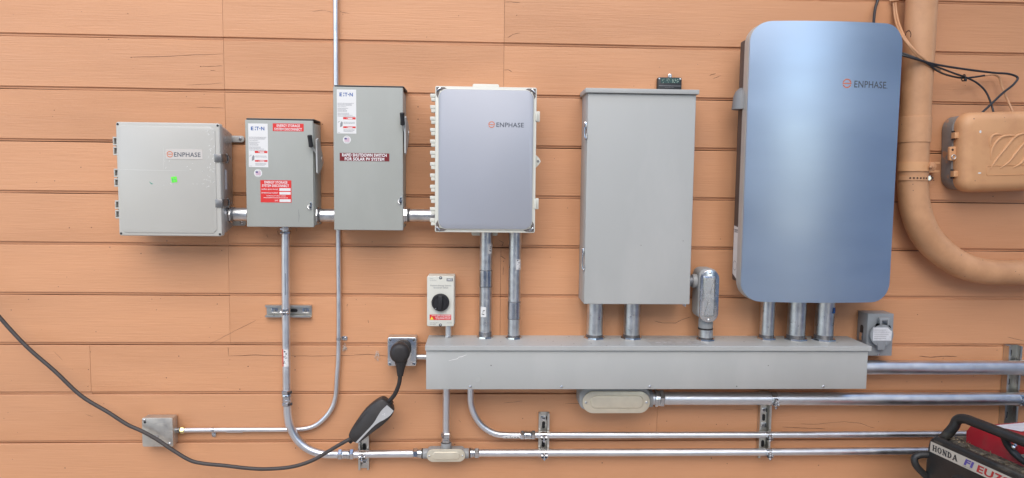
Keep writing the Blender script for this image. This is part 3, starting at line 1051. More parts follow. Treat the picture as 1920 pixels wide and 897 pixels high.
# ------------------------------------------------------------------ combiner box with a silver front plate
def combiner_box():
    d = .165
    x0, x1 = -0.1657, 0.1924
    z1, z0 = 1.8856, 1.3709
    t = thing('combiner_box', 'white framed box with flat silver front plate and round lettered emblem', 'electrical box', (x0, 0, z0))
    bm = B()
    add_prism(bm, rrect(x0 + .006, x1 - .006, z0 + .005, z1 - .005, .012), -.125, -.004)
    part('body', bm, 'poly_white', t)
    bm = B()
    add_prism(bm, rrect(x0, x1, z0, z1, .006), -d, -.1255, bev=.002)
    lid = part('lid_frame', bm, 'poly_white', t)
    # sunken corners with screws
    for sx, sz in ((0, 0), (1, 0), (0, 1), (1, 1)):
        cx = x0 + .004 if sx == 0 else x1 - .004
        cz = z0 + .004 if sz == 0 else z1 - .004
        ux = 1 if sx == 0 else -1
        uz = 1 if sz == 0 else -1
        bm = B()
        poly = [(cx, cz), (cx + ux * .028, cz), (cx + ux * .040, cz + uz * .007), (cx + ux * .012, cz + uz * .012), (cx + ux * .007, cz + uz * .040), (cx, cz + uz * .028)]
        add_prism(bm, poly, -d - .0012, -d + .002)
        rc = part('corner_recess', bm, 'recess_metal', t)
        bm = B()
        mt = Matrix.Translation((cx + ux * .0085, -d - .002, cz + uz * .0085)) @ Matrix.Rotation(math.radians(45 * ux * uz), 4, 'Y')
        add_box(bm, -.009, .009, -.0035, .0015, -.0026, .0026, bev=.001, mtx=mt)
        part('screw', bm, 'zinc_fitting', rc)
    a, b, c, e = -0.1524, 0.1805, 1.3838, 1.8741
    bm = B()
    add_prism(bm, rrect(a, b, c, e, .030, 10), -d - .006, -d + .001, bev=.0014, seg=2)
    plate = part('front_plate', bm, 'plate_silver', t)
    bm = B()
    for (ra, rb, rc_, rd) in ((a - .0022, b + .0022, c - .0022, e + .0022),):
        outer = rrect(ra, rb, rc_, rd, .032, 10)
        inner = rrect(a - .0002, b + .0002, c - .0002, e + .0002, .030, 10)
        vo = [bm.verts.new((p, -d - .0045, q)) for p, q in outer]
        vi = [bm.verts.new((p, -d - .0055, q)) for p, q in inner]
        vb = [bm.verts.new((p, -d - .0004, q)) for p, q in outer]
        n = len(vo)
        for k in range(n):
            bm.faces.new((vo[k], vo[(k + 1) % n], vi[(k + 1) % n], vi[k]))
            bm.faces.new((vb[k], vb[(k + 1) % n], vo[(k + 1) % n], vo[k]))
    part('plate_rim', bm, 'poly_white', t)
    yy = d + .0064
    ring_logo(plate, 0.0335, 1.7534, 0.0114, 0.0505, 0.147, 1.745, 1.7612, -yy)
    # eleven hinge knuckles
    src = None
    for k in range(12):
        zc = z1 - (175.5 + 21.25 * k + 8 - 163) / 273.3 * (z1 - z0)
        if src is None:
            bm = B()
            add_box(bm, x0 - .0180, x0 + .001, -.158, -.128, zc + .000, zc + .0125, bev=.0012)
            add_box(bm, x0 - .0145, x0 + .001, -.156, -.130, zc - .0125, zc - .0005, bev=.001)
            src = part('hinge_knuckle', bm, 'poly_white', t)
            zsrc = zc
        else:
            share(src, t, (0, 0, zc - zsrc))
    for za, zb in ((1.7669, 1.8036), (1.4558, 1.4952)):
        bm = B()
        add_box(bm, x1 - .002, x1 + .0125, -.160, -.135, za, zb, bev=.002)
        add_box(bm, x1 - .004, x1 + .003, -.169, -.1605, za + .002, zb - .004, bev=.001)
        part('latch', bm, 'poly_white', t)
    zc = 1.6272
    bm = B()
    add_prism(bm, [(x1 - .002, zc - .027), (x1 + .014, zc - .010), (x1 + .019, zc), (x1 + .014, zc + .010), (x1 - .002, zc + .027)], -.148, -.136, bev=.0015)
    lg = part('padlock_lug', bm, 'poly_white', t)
    bm = B()
    flat(bm, disc(x1 + .009, zc, .0048, 16), -.1483)
    part('lug_hole', bm, 'slate_plastic', lg)
    for tz0, tz1 in ((1.8825, 1.9163), (1.3478, 1.3829)):
        bm = B()
        add_prism(bm, rrect(-0.037, 0.0626, tz0, tz1, .007), -.010, -.0035, bev=.001)
        part('mounting_tab', bm, 'poly_white', t)
    return t


combiner_box()


# ------------------------------------------------------------------ large plain grey cabinet
def grey_cabinet():
    d = .140
    x0, x1 = 0.378, 0.7707
    z1, z0 = 1.8871, 1.1089
    t = thing('equipment_cabinet', 'large plain grey metal cabinet standing on two pipes', 'electrical box', (x0, 0, z0))
    bm = B()
    add_box(bm, x0 - .001, x1 - .004, -.122, -.003, z0 + .002, z1 - .004, bev=.0015)
    part('cabinet', bm, 'enamel_grey', t)
    bm = B()
    add_box(bm, x0, x1, -d, -.1225, z0, z1 - .014, bev=.003, seg=3)
    part('cover', bm, 'enamel_grey', t)
    bm = B()
    add_box(bm, x0 - .010, x1 + .008, -d - .010, -.003, z1 - .013, z1 + .003, bev=.0012)
    part('rain_lip', bm, 'enamel_grey', t)
    bm = B()
    add_box(bm, 0.5432, 0.6484, -.035, -.006, z1 + .0035, z1 + .010, bev=.002)
    part('top_plate', bm, 'galvanised', t)
    for za, zb in ((1.7063, 1.7712), (1.2309, 1.3134)):
        bm = B()
        add_box(bm, x0 - .010, x0 - .0012, -.136, -.126, zb - .026, zb, bev=.001)
        add_box(bm, x0 - .007, x0 - .0012, -.138, -.128, za, za + .008, bev=.001)
        add_tube(bm, smooth_path([(x0 - .009, -.137, zb - .020), (x0 - .009, -.139, za + .02), (x0 - .006, -.142, za + .006), (x0 - .002, -.142, za + .008), (x0 - .002, -.142, za + .022)], 5), .0022, 8)
        part('draw_latch', bm, 'zinc_fitting', t)
    bm = B()
    add_box(bm, x1 - .018, x1 - .012, -.136, -.132, z0 - .009, z0 - .0005, bev=.001)
    add_box(bm, x1 - .024, x1 - .021, -.136, -.132, z0 - .007, z0 - .0005, bev=.0008)
    part('bottom_clasp', bm, 'zinc_fitting', t)
    return t


grey_cabinet()

# little black meter that peeks over the cabinet
dm = .022
x0, x1 = 0.6581, 0.7493
z1, z0 = 1.9514, 1.8787
t = thing('display_meter', 'small black meter with green screen above the plain grey cabinet', 'meter', (x0, 0, z0))
bm = B()
add_prism(bm, rrect(x0, x1, z0, z1, .006), -dm, -.004, bev=.002)
part('housing', bm, 'black_plastic', t)
bm = B()
add_prism(bm, rect(0.6694, 0.7403, 1.9298, 1.948), -dm - .0006, -dm + .001)
scr = part('screen', bm, 'screen_green', t)
bm = B()
rnd = random.Random(9)
for gx in (1241, 1250, 1258.5, 1262.5, 1268):
    gx0 = x0 + (gx - 1233.3) / 45 * (x1 - x0)
    for k in range(5):
        ax, az = gx0 + rnd.uniform(0, .007), z1 - rnd.uniform(.005, .019)
        add_ribbon(bm, [(ax, az), (ax + rnd.uniform(-.004, .005), az - rnd.uniform(-.004, .005)), (ax + rnd.uniform(0, .006), az - rnd.uniform(0, .006))], .0013, -dm - .0010)
part('segments', bm, 'segment_pale', scr)
bm = B()
gx0, gx1, gz = 0.6864, 0.7198, 1.914
for k in range(12):
    gx = gx0 + (gx1 - gx0) * k / 12
    add_ribbon(bm, [(gx, gz - .0014), (gx + .0010, gz + (.0026 if k in (0, 3, 5, 10) else .0010)), (gx + .0022, gz - .0012)], .0009, -dm - .0006)
add_box(bm, x0 + .004, x1 - .004, -dm - .0006, -dm, 1.9189, 1.9203)
part('lettering', bm, 'ink_grey', t)
for sx in (x0 + .006, x1 - .006):
    bm = B()
    screw(bm, (sx, -dm, z1 - .006), .0035, .002)
    part('screw', bm, 'galvanised', t)
bm = B()
zt = 1.961
xt = 0.707
add_prism(bm, [(xt - .007, z1 - .004), (xt + .007, z1 - .004), (xt + .007, zt), (xt + .004, zt + .006), (xt - .004, zt + .006), (xt - .007, zt)], -.009, -.005, bev=.0008)
screw(bm, (xt, -.009, zt), .0032, .002)
part('hanging_tab', bm, 'galvanised', t)


# ------------------------------------------------------------------ battery with a bowed brushed front
def battery():
    d_edge, d_mid = .164, .194
    x0, x1 = 0.9509, 1.5079
    z1, z0 = 2.1311, 1.1267
    t = thing('wall_battery', 'tall wall battery with bowed brushed metal front and rounded corners', 'battery', (x0, 0, z0))
    w = x1 - x0
    R = .072

    def front(x):
        u = (x - (x0 + x1) / 2) / (w / 2)
        return -(d_edge + (d_mid - d_edge) * (1 - u * u))

    def outline(ins):
        return rrect(x0 + ins, x1 - ins, z0 + ins, z1 - ins, R - ins * .6, 10)

    # cover: rows of quads inside the rounded outline so that it really bows
    def bowed_sheet(bm, ins, y_front, y_back):
        nx = 48
        a, b = x0 + ins, x1 - ins
        r = R - ins * .6
        # column positions denser at the rounded corners
        xs = []
        for k in range(9):
            xs.append(a + r * (1 - math.cos(PI / 2 * k / 8)))
        m = 22
        for k in range(1, m):
            xs.append(a + r + (b - a - 2 * r) * k / m)
        for k in range(9):
            xs.append(b - r * (1 - math.cos(PI / 2 * (8 - k) / 8)))
        top, bot, topb, botb = [], [], [], []
        for x in xs:
            if x < a + r:
                h = r - math.sqrt(max(0, r * r - (a + r - x) ** 2))
            elif x > b - r:
                h = r - math.sqrt(max(0, r * r - (x - b + r) ** 2))
            else:
                h = 0
            zt, zb = z1 - ins - h, z0 + ins + h
            top.append(bm.verts.new((x, y_front(x), zt)))
            bot.append(bm.verts.new((x, y_front(x), zb)))
            topb.append(bm.verts.new((x, y_back(x), zt)))
            botb.append(bm.verts.new((x, y_back(x), zb)))
        for k in range(len(xs) - 1):
            bm.faces.new((top[k], top[k + 1], bot[k + 1], bot[k]))
            bm.faces.new((topb[k], topb[k + 1], botb[k + 1], botb[k]))
            bm.faces.new((top[k], top[k + 1], topb[k + 1], topb[k]))
            bm.faces.new((bot[k], bot[k + 1], botb[k + 1], botb[k]))
        for k in (0, -1):
            bm.faces.new((top[k], bot[k], botb[k], topb[k]))

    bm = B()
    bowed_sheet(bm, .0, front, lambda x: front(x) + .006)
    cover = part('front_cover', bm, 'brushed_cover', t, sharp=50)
    bm = B()
    bowed_sheet(bm, .0025, lambda x: front(x) + .0065, lambda x: front(x) + .009)
    part('cover_gap', bm, 'cap_black', t, sharp=50)
    bm = B()
    bowed_sheet(bm, -.001, lambda x: front(x) + .0092, lambda x: -.116)
    part('cover_trim', bm, 'trim_grey', t, sharp=50)
    bx0 = x0 + .0015
    bz1, bz0 = 2.0795, 1.1916
    bm = B()
    add_box(bm, bx0, x1 - .004, -.1155, -.060, bz0, bz1, bev=.008, seg=3)
    part('body', bm, 'battery_body', t)
    bm = B()
    add_box(bm, bx0 + .03, x1 - .08, -.0598, -.002, bz0 + .05, bz1 - .05)
    part('wall_bracket', bm, 'slate_plastic', t)
    # side label
    bm = B()
    zl1, zl0 = 1.3983, 1.2094
    add_prism(bm, [(.070, zl0 + .008), (.113, zl0 - .008), (.113, zl1 - .004), (.070, zl1)], bx0 - .0006, bx0 + .0004, fn=lambda a, b, k: Vector((k, -a, b)))
    lab = part('side_label', bm, 'label_white', t, label='white label on the dark side')
    bm = B()
    for k, (za, zb) in enumerate(((zl1 - .018, zl1 - .012), (zl1 - .024, zl1 - .020))):
        for j in range(6):
            bm.faces.new([bm.verts.new(p) for p in ((bx0 - .0009, -.076 - j * .006, za), (bx0 - .0009, -.080 - j * .006, za), (bx0 - .0009, -.080 - j * .006, zb), (bx0 - .0009, -.076 - j * .006, zb))])
    for k in range(16):
        a0, a1 = k * PI / 8, (k + 1) * PI / 8
        q = [(rr * math.cos(a), rr * math.sin(a)) for a, rr in ((a0, .018), (a1, .018), (a1, .0165), (a0, .0165))]
        bm.faces.new([bm.verts.new((bx0 - .0009, -.092 + p[0], zl0 + .040 + p[1])) for p in q])
    part('print', bm, 'ink_slate', lab)
    # cable gland hood on the left
    zg1, zg0 = 1.9057, 1.8279
    gx = bx0
    bm = B()
    rings = []
    for z, r in ((zg1, .010), (zg1 - .012, .022), (zg1 - .03, .029), (zg0, .034)):
        rings.append([bm.verts.new((gx + .002 - r * 1.05 * math.sin(PI * k / 10), -.095 + r * math.cos(PI * k / 10), z)) for k in range(11)])
    for p, q in zip(rings, rings[1:]):
        for k in range(10):
            bm.faces.new((p[k], p[k + 1], q[k + 1], q[k]))
    bm.faces.new(rings[0])
    bm.faces.new(rings[-1])
    part('gland_hood', bm, 'slate_plastic', t)
    # printed name follows the bow
    fn = lambda X, Z, y: Vector((X, front(X) - .0005, Z))
    dl = .186
    ring_logo(cover, 1.2963, 1.9157, 0.0163, 1.3238, 1.4487, 1.902, 1.9264, 0, fn=fn)
    bm = B()
    flat(bm, rect(1.4512, 1.4536, 1.902, 1.9048), 0)
    for v in bm.verts:
        v.co = fn(v.co.x, v.co.z, 0)
    part('lettering_dot', bm, 'ink_slate', cover)
    return t


battery()


# ------------------------------------------------------------------ long wiring trough
def trough():
    d = .172
    x0, x1 = -0.1951, 1.4355
    z1, z0 = 0.9619, 0.8
    t = thing('wiring_trough', 'long grey metal wiring trough that the pipes stand on', 'wiring trough', (x0, 0, z0))
    bm = B()
    add_box(bm, x0 + .002, x1 - .002, -d + .0025, -.003, z0 + .001, z1 - .004, bev=.001)
    part('box', bm, 'enamel_grey', t)
    bm = B()
    add_box(bm, x0, x1, -d, -d + .0022, z0, z1 - .0165, bev=.0008)
    part('front_cover', bm, 'enamel_grey', t)
    bm = B()
    add_prism(bm, [(-.0035, z1), (d + .006, z1), (d + .008, z1 - .0015), (d + .008, z1 - .0165), (d + .0062, z1 - .0165), (d + .006, z1 - .0035), (-.0035, z1 - .0035)],
              x0 - .003, x1 + .008, fn=lambda a, b, k: Vector((k, -a, b)))
    part('lid', bm, 'enamel_grey', t)
    for px, ko in ((880, 0), (1048.5, 0), (1213.6, 0), (1543, 0)):
        bm = B()
        X = x0 + (px - 799) / 827.0 * (x1 - x0)
        screw(bm, (X, -d, z0 + .010), .0048, .004)
        part('screw', bm, 'zinc_fitting', t)
    bm = B()
    X = x0 + (1378 - 799) / 827.0 * (x1 - x0)
    flat(bm, disc(X, z0 + .010, .0022, 10), -d - .0004)
    part('screw_hole', bm, 'ink_black', t)
    bm = B()
    cx, cz = -0.008, 0.8372
    add_lathe(bm, (cx, -d + .0005, cz), (0, -1, 0), [(0, .0110), (.0010, .0108), (.0012, .0096), (.0008, .0093), (.0009, .001)], 24)
    part('knockout', bm, 'enamel_grey', t)
    bm = B()
    add_ribbon(bm, [(-0.1145, 0.9051), (-0.0972, 0.91), (-0.0818, 0.913), (-0.078, 0.9189), (-0.0665, 0.9208), (-0.0492, 0.9277)], .0035, -d - .0005)
    part('paint_chip', bm, 'scuff', t)
    # worn sticker on the lid
    sx0, sx1 = x0 + (1216 - 799) / 827.0 * (x1 - x0), x0 + (1322 - 799) / 827.0 * (x1 - x0)
    bm = B()
    add_box(bm, sx0, sx1, -.165, -.020, z1 + .0002, z1 + .0008)
    st = part('lid_sticker', bm, 'sticker_faded', t)
    rnd = random.Random(4)
    bm = B()
    for k in range(34):
        X, Y = rnd.uniform(sx0 + .02, sx1 - .03), -rnd.choice((.045, .075, .08, .115, .12, .125, .15))
        bm.faces.new([bm.verts.new(p) for p in ((X, Y, z1 + .0011), (X + .012, Y, z1 + .0011), (X + .012, Y - .004, z1 + .0011), (X, Y - .004, z1 + .0011))])
    part('print', bm, 'label_worn', st, kind='stuff')
    # specks and nicks on lid
    bm = B()
    for k in range(40):
        X, Y, r = rnd.uniform(x0 + .03, x1 - .03), -rnd.uniform(.02, .165), rnd.uniform(.0008, .0024)
        bm.faces.new([bm.verts.new((X + r * 1.4 * math.cos(a * PI / 3), Y + r * math.sin(a * PI / 3), z1 + .0006)) for a in range(6)])
    part('dirt_specks', bm, 'crack', t, kind='stuff')
    return t


trough()


# ------------------------------------------------------------------ small rotary shutdown switch
def rotary_switch():
    d = .075
    x0, x1 = -0.2, -0.0994
    z1, z0 = 1.2008, 1.0111
    t = thing('rotary_switch', 'small off-white isolator with black round knob and red warning strip', 'switch', (x0, 0, z0))
    bm = B()
    add_box(bm, x0 + .002, x1 + .002, -.045, -.003, z0 + .002, z1 + .001, bev=.004, seg=3)
    part('base', bm, 'poly_white', t)
    bm = B()
    add_prism(bm, rrect(x0, x1, z0, z1, .006), -d, -.0455, bev=.003, seg=3)
    part('cover', bm, 'poly_white', t)
    cx, cz = -0.1496, 1.1028
    r = 0.033
    bm = B()
    add_lathe(bm, (cx, -d, cz), (0, -1, 0), [(0, r), (.010, r), (.013, r - .003), (.0135, r - .007), (.011, r - .009), (.011, .001)], 40)
    k = part('knob', bm, 'black_plastic', t)
    bm = B()
    mt = Matrix.Translation((cx, -d - .011, cz)) @ Matrix.Rotation(math.radians(2), 4, 'Y')
    add_box(bm, -.0075, .0075, -.012, 0, -r + .004, r - .006, bev=.003, mtx=mt)
    part('knob_grip', bm, 'black_plastic', k)
    bm = B()
    add_text(bm, 'OFF', cx - .007, cx + .007, cz + r - .0115, cz + r - .0065, -d - .0142, .01)
    add_box(bm, cx - r * .62, cx - r * .48, -d - .0140, -d - .0134, cz - r * .72, cz - r * .62)
    part('lettering', bm, 'ink_grey', k)
    yy = -d - .0006
    s = sticker(t, 'warning_strip', 'label_red', -0.1898, -0.1097, 1.0359, 1.0561, -d)
    bm = B()
    for i, (txt, a, b) in enumerate((('DO NOT OPEN WHEN ENERGIZED', -0.1821, -0.1116), ('SAFETY ISOLATE AND FOR', -0.1692, -0.1126), ('UP EQUIPMENT DISCON', -0.1672, -0.1136))):
        add_text(bm, txt, a, b, 1.0504 - i * .0061, 1.0547 - i * .0061, yy - .0003, .02)
    part('lettering', bm, 'ink_white', s)
    bm = B()
    flat(bm, [(-0.1884, 1.037), (-0.1751, 1.037), (-0.1817, 1.0491)], yy - .0004)
    part('warning_triangle', bm, 'ink_yellow', s)
    bm = B()
    flat(bm, rect(-0.1271, -0.1044, 1.1819, 1.1922), yy)
    lg = part('maker_plate', bm, 'ink_slate', t)
    bm = B()
    add_text(bm, 'IMO', -0.1241, -0.1071, 1.1835, 1.1907, yy - .0003, .03)
    part('lettering', bm, 'ink_white', lg)
    bm = B()
    add_text(bm, 'Enphase Energy System', -0.1873, -0.1102, 1.1617, 1.1681, yy, .01)
    add_text(bm, 'Shutdown Switch', -0.1754, -0.1211, 1.1545, 1.1605, yy, .01)
    add_text(bm, 'Enphase', -0.1893, -0.1775, 1.1897, 1.1929, yy, .0)
    add_text(bm, 'IQ SHUTDN', -0.1893, -0.1656, 1.1829, 1.1863, yy, .0)
    add_text(bm, 'SI32-PEL64R-4', -0.189, -0.1552, 1.0234, 1.0268, yy, .0)
    add_text(bm, 'IMO MADE', -0.189, -0.1671, 1.0178, 1.021, yy, .0)
    add_text(bm, 'IP66 NEMA', -0.1245, -0.1076, 1.0238, 1.0268, yy, .0)
    part('fine_print', bm, 'ink_grey', t)
    for z in (z1 - .006, z0 + .006):
        bm = B()
        add_prism(bm, rrect(cx - .0055, cx + .0055, z - .006, z + .005, .0052), -d - .0005, -d + .001)
        sc = part('screw_well', bm, 'ink_black', t)
        bm = B()
        screw(bm, (cx, -d - .0004, z), .0034, .001)
        part('screw', bm, 'galvanised', sc)


rotary_switch()


# ------------------------------------------------------------------ outlet box with the charger plugged in
def outlet_box():
    d = .060
    x0, x1 = -0.3485, -0.2398
    z1, z0 = 0.9666, 0.856
    t = thing('outlet_box', 'square galvanised outlet box holding a black plug, left end of trough', 'outlet box', (x0, 0, z0))
    bm = B()
    add_box(bm, x0 + .001, x1 - .001, -.050, -.003, z0 + .001, z1 - .001, bev=.004, seg=3)
    part('box', bm, 'box_galv', t)
    bm = B()
    add_prism(bm, rrect(x0, x1, z0, z1, .008), -d, -.0505, bev=.003, seg=3)
    part('cover', bm, 'cover_bright', t)
    cx, cz = (x0 + x1) / 2, (z0 + z1) / 2
    bm = B()
    add_prism(bm, rrect(cx - .033, cx + .036, cz - .036, cz + .036, .024, 8), -d - .004, -d + .001, bev=.0025)
    part('raised_face', bm, 'cover_bright', t)
    for sx in (x0 + .009, x1 - .009):
        for sz in (z0 + .009, z1 - .009):
            bm = B()
            add_lathe(bm, (sx, -d, sz), (0, -1, 0), [(0, .0068), (.002, .0062), (.003, .003)], 14)
            part('cover_screw', bm, 'zinc_fitting', t)
            bm = B()
            flat(bm, disc(sx + .001, sz - .001, .0026, 10), -d - .0034)
            part('screw_slot', bm, 'ink_black', t)


outlet_box()


# ------------------------------------------------------------------ junction box bottom left
def junction_box():
    d = .050
    x0, x1 = -1.2649, -1.1514
    z1, z0 = 0.6558, 0.545
    t = thing('junction_box', 'small square dull metal junction box behind the cord, bottom left', 'junction box', (x0, 0, z0))
    bm = B()
    add_box(bm, x0 + .0015, x1 - .0015, -.046, -.003, z0 + .0015, z1 - .0015, bev=.004, seg=3)
    part('box', bm, 'box_galv', t)
    for k, zc in enumerate((z0 + .026, z1 - .026)):
        bm = B()
        add_lathe(bm, (x1 - .0017, -.024, zc), (1, 0, 0), [(0, .0125), (.0008, .012), (.0009, .0105), (.0004, .010), (.0005, .001)], 20)
        part('knockout', bm, 'box_galv', t)
    bm = B()
    add_prism(bm, rrect(x0, x1, z0, z1, .006), -d, -.0463, bev=.0015)
    cv = part('cover', bm, 'box_galv', t)
    bm = B()
    flat(bm, disc(-1.2536, 0.6396, .0048, 14), -d - .0004)
    flat(bm, disc(-1.1668, 0.554, .0040, 14), -d - .0004)
    part('screw_hole', bm, 'ink_black', cv)
    for p in ((-1.2553, -0.05, 0.6478), (-1.1637, -0.05, 0.5571)):
        bm = B()
        screw(bm, (p[0], -d, p[2]), .005, .004)
        part('screw', bm, 'zinc_fitting', cv)
    bm = B()
    add_prism(bm, rect(-1.2307, -1.2052, 0.581, 0.5892), -d - .002, -d)
    part('clip', bm, 'zinc_fitting', cv)
    bm = B()
    add_ribbon(bm, [(-1.2076, 0.6395), (-1.192, 0.6388), (-1.1763, 0.6394)], .001, -d - .0004)
    part('scratch', bm, 'ink_grey', cv)


junction_box()


# ------------------------------------------------------------------ inlet box with round flap, right end of the trough
def inlet_box():
    d = .075
    x0, x1 = 1.4827, 1.5845
    z1, z0 = 1.0651, 0.9015
    t = thing('inlet_box', 'grey metal inlet box with round flap cover at right end of trough', 'inlet box', (x0, 0, z0))
    bm = B()
    add_box(bm, x0, x1, -d, -.003, z0, z1, bev=.0015)
    part('box', bm, 'flap_grey', t)
    cx, cz = 1.5298, 0.9867
    r = 0.0451
    bm = B()
    add_cyl(bm, (cx, -d, cz), (cx, -d - .014, cz), r * .86, 36)
    part('socket_ring', bm, 'slate_plastic', t)
    bm = B()
    tabw = .0155
    poly = []
    for k in range(41):
        a = math.radians(-70 + 320 * k / 40)
        poly.append((cx + r * math.cos(a), cz + r * math.sin(a)))
    tz = 0.9289
    poly += [(cx - tabw, cz - r * .92), (cx - tabw * .85, tz), (cx + tabw * .85, tz), (cx + tabw, cz - r * .92)]
    add_prism(bm, poly, -d - .022, -d - .0145, bev=.0025)
    fl = part('flap', bm, 'flap_grey', t)
    bm = B()
    lx0, lx1, lz0, lz1 = 1.4942, 1.566, 0.9655, 1.016
    add_prism(bm, [(lx0, lz0), (lx1, lz0), (lx1 + .001, lz1 - .014), (lx1 - .006, lz1 - .010), (lx1 - .016, lz1), (lx0, lz1)], -d - .0227, -d - .022)
    lb = part('label', bm, 'label_worn', fl)
    bm = B()
    for k in range(5):
        add_fine_print(bm, lx0 + .004, lx1 - .010, lz1 - .007 - k * .008, .005, 1, -d - .0231, 30 + k, .4)
    part('print', bm, 'ink_grey', lb, kind='stuff')
    bm = B()
    hx0, hx1, hz = 1.5154, 1.5549, 1.0465
    add_cyl(bm, (hx0, -d - .016, hz), (hx1, -d - .016, hz), .0075, 16)
    for hx in (hx0 + .002, hx1 - .008):
        add_box(bm, hx, hx + .008, -d - .026, -d - .010, hz - .022, hz + .003, bev=.0015)
    part('hinge', bm, 'flap_grey', t)
    bm = B()
    screw(bm, (1.5327, -d, z0 + .005), .0045, .004)
    part('screw', bm, 'zinc_fitting', t)
    # knockout opening with a clamp on the left side
    bm = B()
    zc = 0.9883
    add_prism(bm, rrect(.026, .048, zc - .036, zc + .026, .010), x0 - .0006, x0 + .0004, fn=lambda a, b, k: Vector((k, -a, b)))
    ko = part('side_opening', bm, 'ink_black', t)
    bm = B()
    add_box(bm, x0 - .004, x0 - .0008, -.047, -.027, zc - .034, zc - .004, bev=.001)
    part('cable_clamp', bm, 'zinc_fitting', ko)


inlet_box()

# ------------------------------------------------------------------ pipes, conduit fittings, strut and clamps
Z_LID = 0.9619          # top of the trough


def locknut(bm, c, d, r, h=.006):
    """notched ring nut"""
    d, u, w = frame_of(d)
    c = Vector(c)
    n = 24
    lo, hi = [], []
    for k in range(n):
        rr = r * (1.0 if k % 3 else 1.09)
        q = (u * math.cos(2 * PI * k / n) + w * math.sin(2 * PI * k / n)) * rr
        lo.append(bm.verts.new(c + q))
        hi.append(bm.verts.new(c + q * .97 + d * h))
    for k in range(n):
        bm.faces.new((lo[k], lo[(k + 1) % n], hi[(k + 1) % n], hi[k]))
    bm.faces.new(lo)
    bm.faces.new(hi)


def pipe_sticker(t, c, r, axis, a0, a1, length, mat='label_white', dark=True, red=False):
    """curved paper label round a pipe; a0..a1 degrees measured from the side facing the camera"""
    c = Vector(c)
    bm = B()
    n = 6

    def P(a, s, rr):
        a = math.radians(a)
        if axis == 'z':
            return c + Vector((rr * math.sin(a), -rr * math.cos(a), s))
        return c + Vector((s, -rr * math.cos(a), rr * math.sin(a)))
    for k in range(n):
        b0, b1 = a0 + (a1 - a0) * k / n, a0 + (a1 - a0) * (k + 1) / n
        bm.faces.new([bm.verts.new(p) for p in (P(b0, -length / 2, r + .0005), P(b1, -length / 2, r + .0005), P(b1, length / 2, r + .0005), P(b0, length / 2, r + .0005))])
    s = part('sticker', bm, mat, t)
    rnd = random.Random(int(abs(c.x) * 1000))
    if dark:
        bm = B()
        for k in range(9):
            q = rnd.uniform(-.42, .40) * length
            b0 = a0 + (a1 - a0) * rnd.uniform(.10, .6)
            b1 = b0 + (a1 - a0) * rnd.uniform(.1, .35)
            h = length * rnd.uniform(.02, .07)
            bm.faces.new([bm.verts.new(p) for p in (P(b0, q, r + .0009), P(b1, q, r + .0009), P(b1, q + h, r + .0009), P(b0, q + h, r + .0009))])
        part('print', bm, 'ink_black', s)
    if red:
        bm = B()
        b1 = a0 + (a1 - a0) * .22
        bm.faces.new([bm.verts.new(p) for p in (P(a0, -length / 2, r + .0009), P(b1, -length / 2, r + .0009), P(b1, length / 2, r + .0009), P(a0, length / 2, r + .0009))])
        part('red_band', bm, 'label_red', s)


def riser(label, xb, xt, d, r, z_top, coupling=None, mat='galvanised', group=None, stickers=(), thread=.012, d_top=None):
    """vertical pipe that stands on the trough"""
    t = thing('pipe_riser', label, 'pipe', (xb, -d, Z_LID), group)
    p0 = Vector((xb, -d, Z_LID + .001))
    p1 = Vector((xt, -(d if d_top is None else d_top), z_top))
    bm = B()
    add_tube(bm, [p0, p0.lerp(p1, .5), p1], r, 28)
    part('tube', bm, mat, t)
    bm = B()
    locknut(bm, (xb, -d, Z_LID + .0004), (0, 0, 1), r * 1.24, .0055)
    part('locknut', bm, 'zinc_fitting', t)
    if thread:
        bm = B()
        prof = []
        n = 5
        for k in range(n):
            a = .006 + thread * k / n
            prof += [(a, r * 1.035), (a + thread / n * .5, r * 1.005)]
        add_lathe(bm, (xb, -d, Z_LID), p1 - p0, prof, 28)
        part('thread', bm, 'dark_thread', t)
    if coupling:
        for ca, cb in coupling:
            bm = B()
            rc = r * 1.10
            q = p0.lerp(p1, ca)
            L = (p1 - p0).length * (cb - ca)
            add_lathe(bm, q, p1 - p0, [(0, rc - .002), (.001, rc), (L - .001, rc), (L, rc - .002)], 28)
            cp = part('coupling', bm, 'zinc_fitting', t)
            bm = B()
            for e in (.0, L):
                add_lathe(bm, q + (p1 - p0).normalized() * (e - .0015), p1 - p0, [(0, r * 1.04), (.003, r * 1.04)], 28)
            part('seam', bm, 'dark_thread', cp)
    for frac, a0, a1, ln in stickers:
        pipe_sticker(t, p0.lerp(p1, frac), r, 'z', a0, a1, ln)
    return t


G = 'pipe risers standing on the wiring trough'
zb = 1.3709
riser('left pipe under the silver plated box, its coupling above the middle', 0.0178, 0.0189, .038, 0.0238, zb + .02, coupling=((.455, .60),), group=G,
      stickers=((.235, -48, 4, .038), (.795, 18, 62, .038)), thread=.020)
riser('right pipe under the silver plated box, its coupling near the bottom', 0.1263, 0.1278, .05, 0.0233, zb + .02, coupling=((.175, .325),), group=G,
      stickers=((.66, 10, 60, .038),), thread=.008)
zb = 1.1089
riser('left of two short thick pipes under the plain grey cabinet', 0.4354, 0.4361, .042, 0.0308, zb + .01, group=G, thread=.010)
riser('right of two short thick pipes under the plain grey cabinet', 0.5783, 0.5785, .042, 0.0308, zb + .01, group=G, thread=.010)
zb = 1.1293
riser('leftmost and thinnest of three pipes under the battery', 1.102, 1.1028, .048, 0.0268, zb + .05, group=G, thread=.012)
riser('middle of three pipes under the battery', 1.2118, 1.214, .058, 0.0334, zb + .05, group=G, thread=.014)
riser('rightmost of three pipes under the battery, with blue print', 1.3179, 1.3216, .064, 0.0344, zb + .05, group=G, thread=.016)
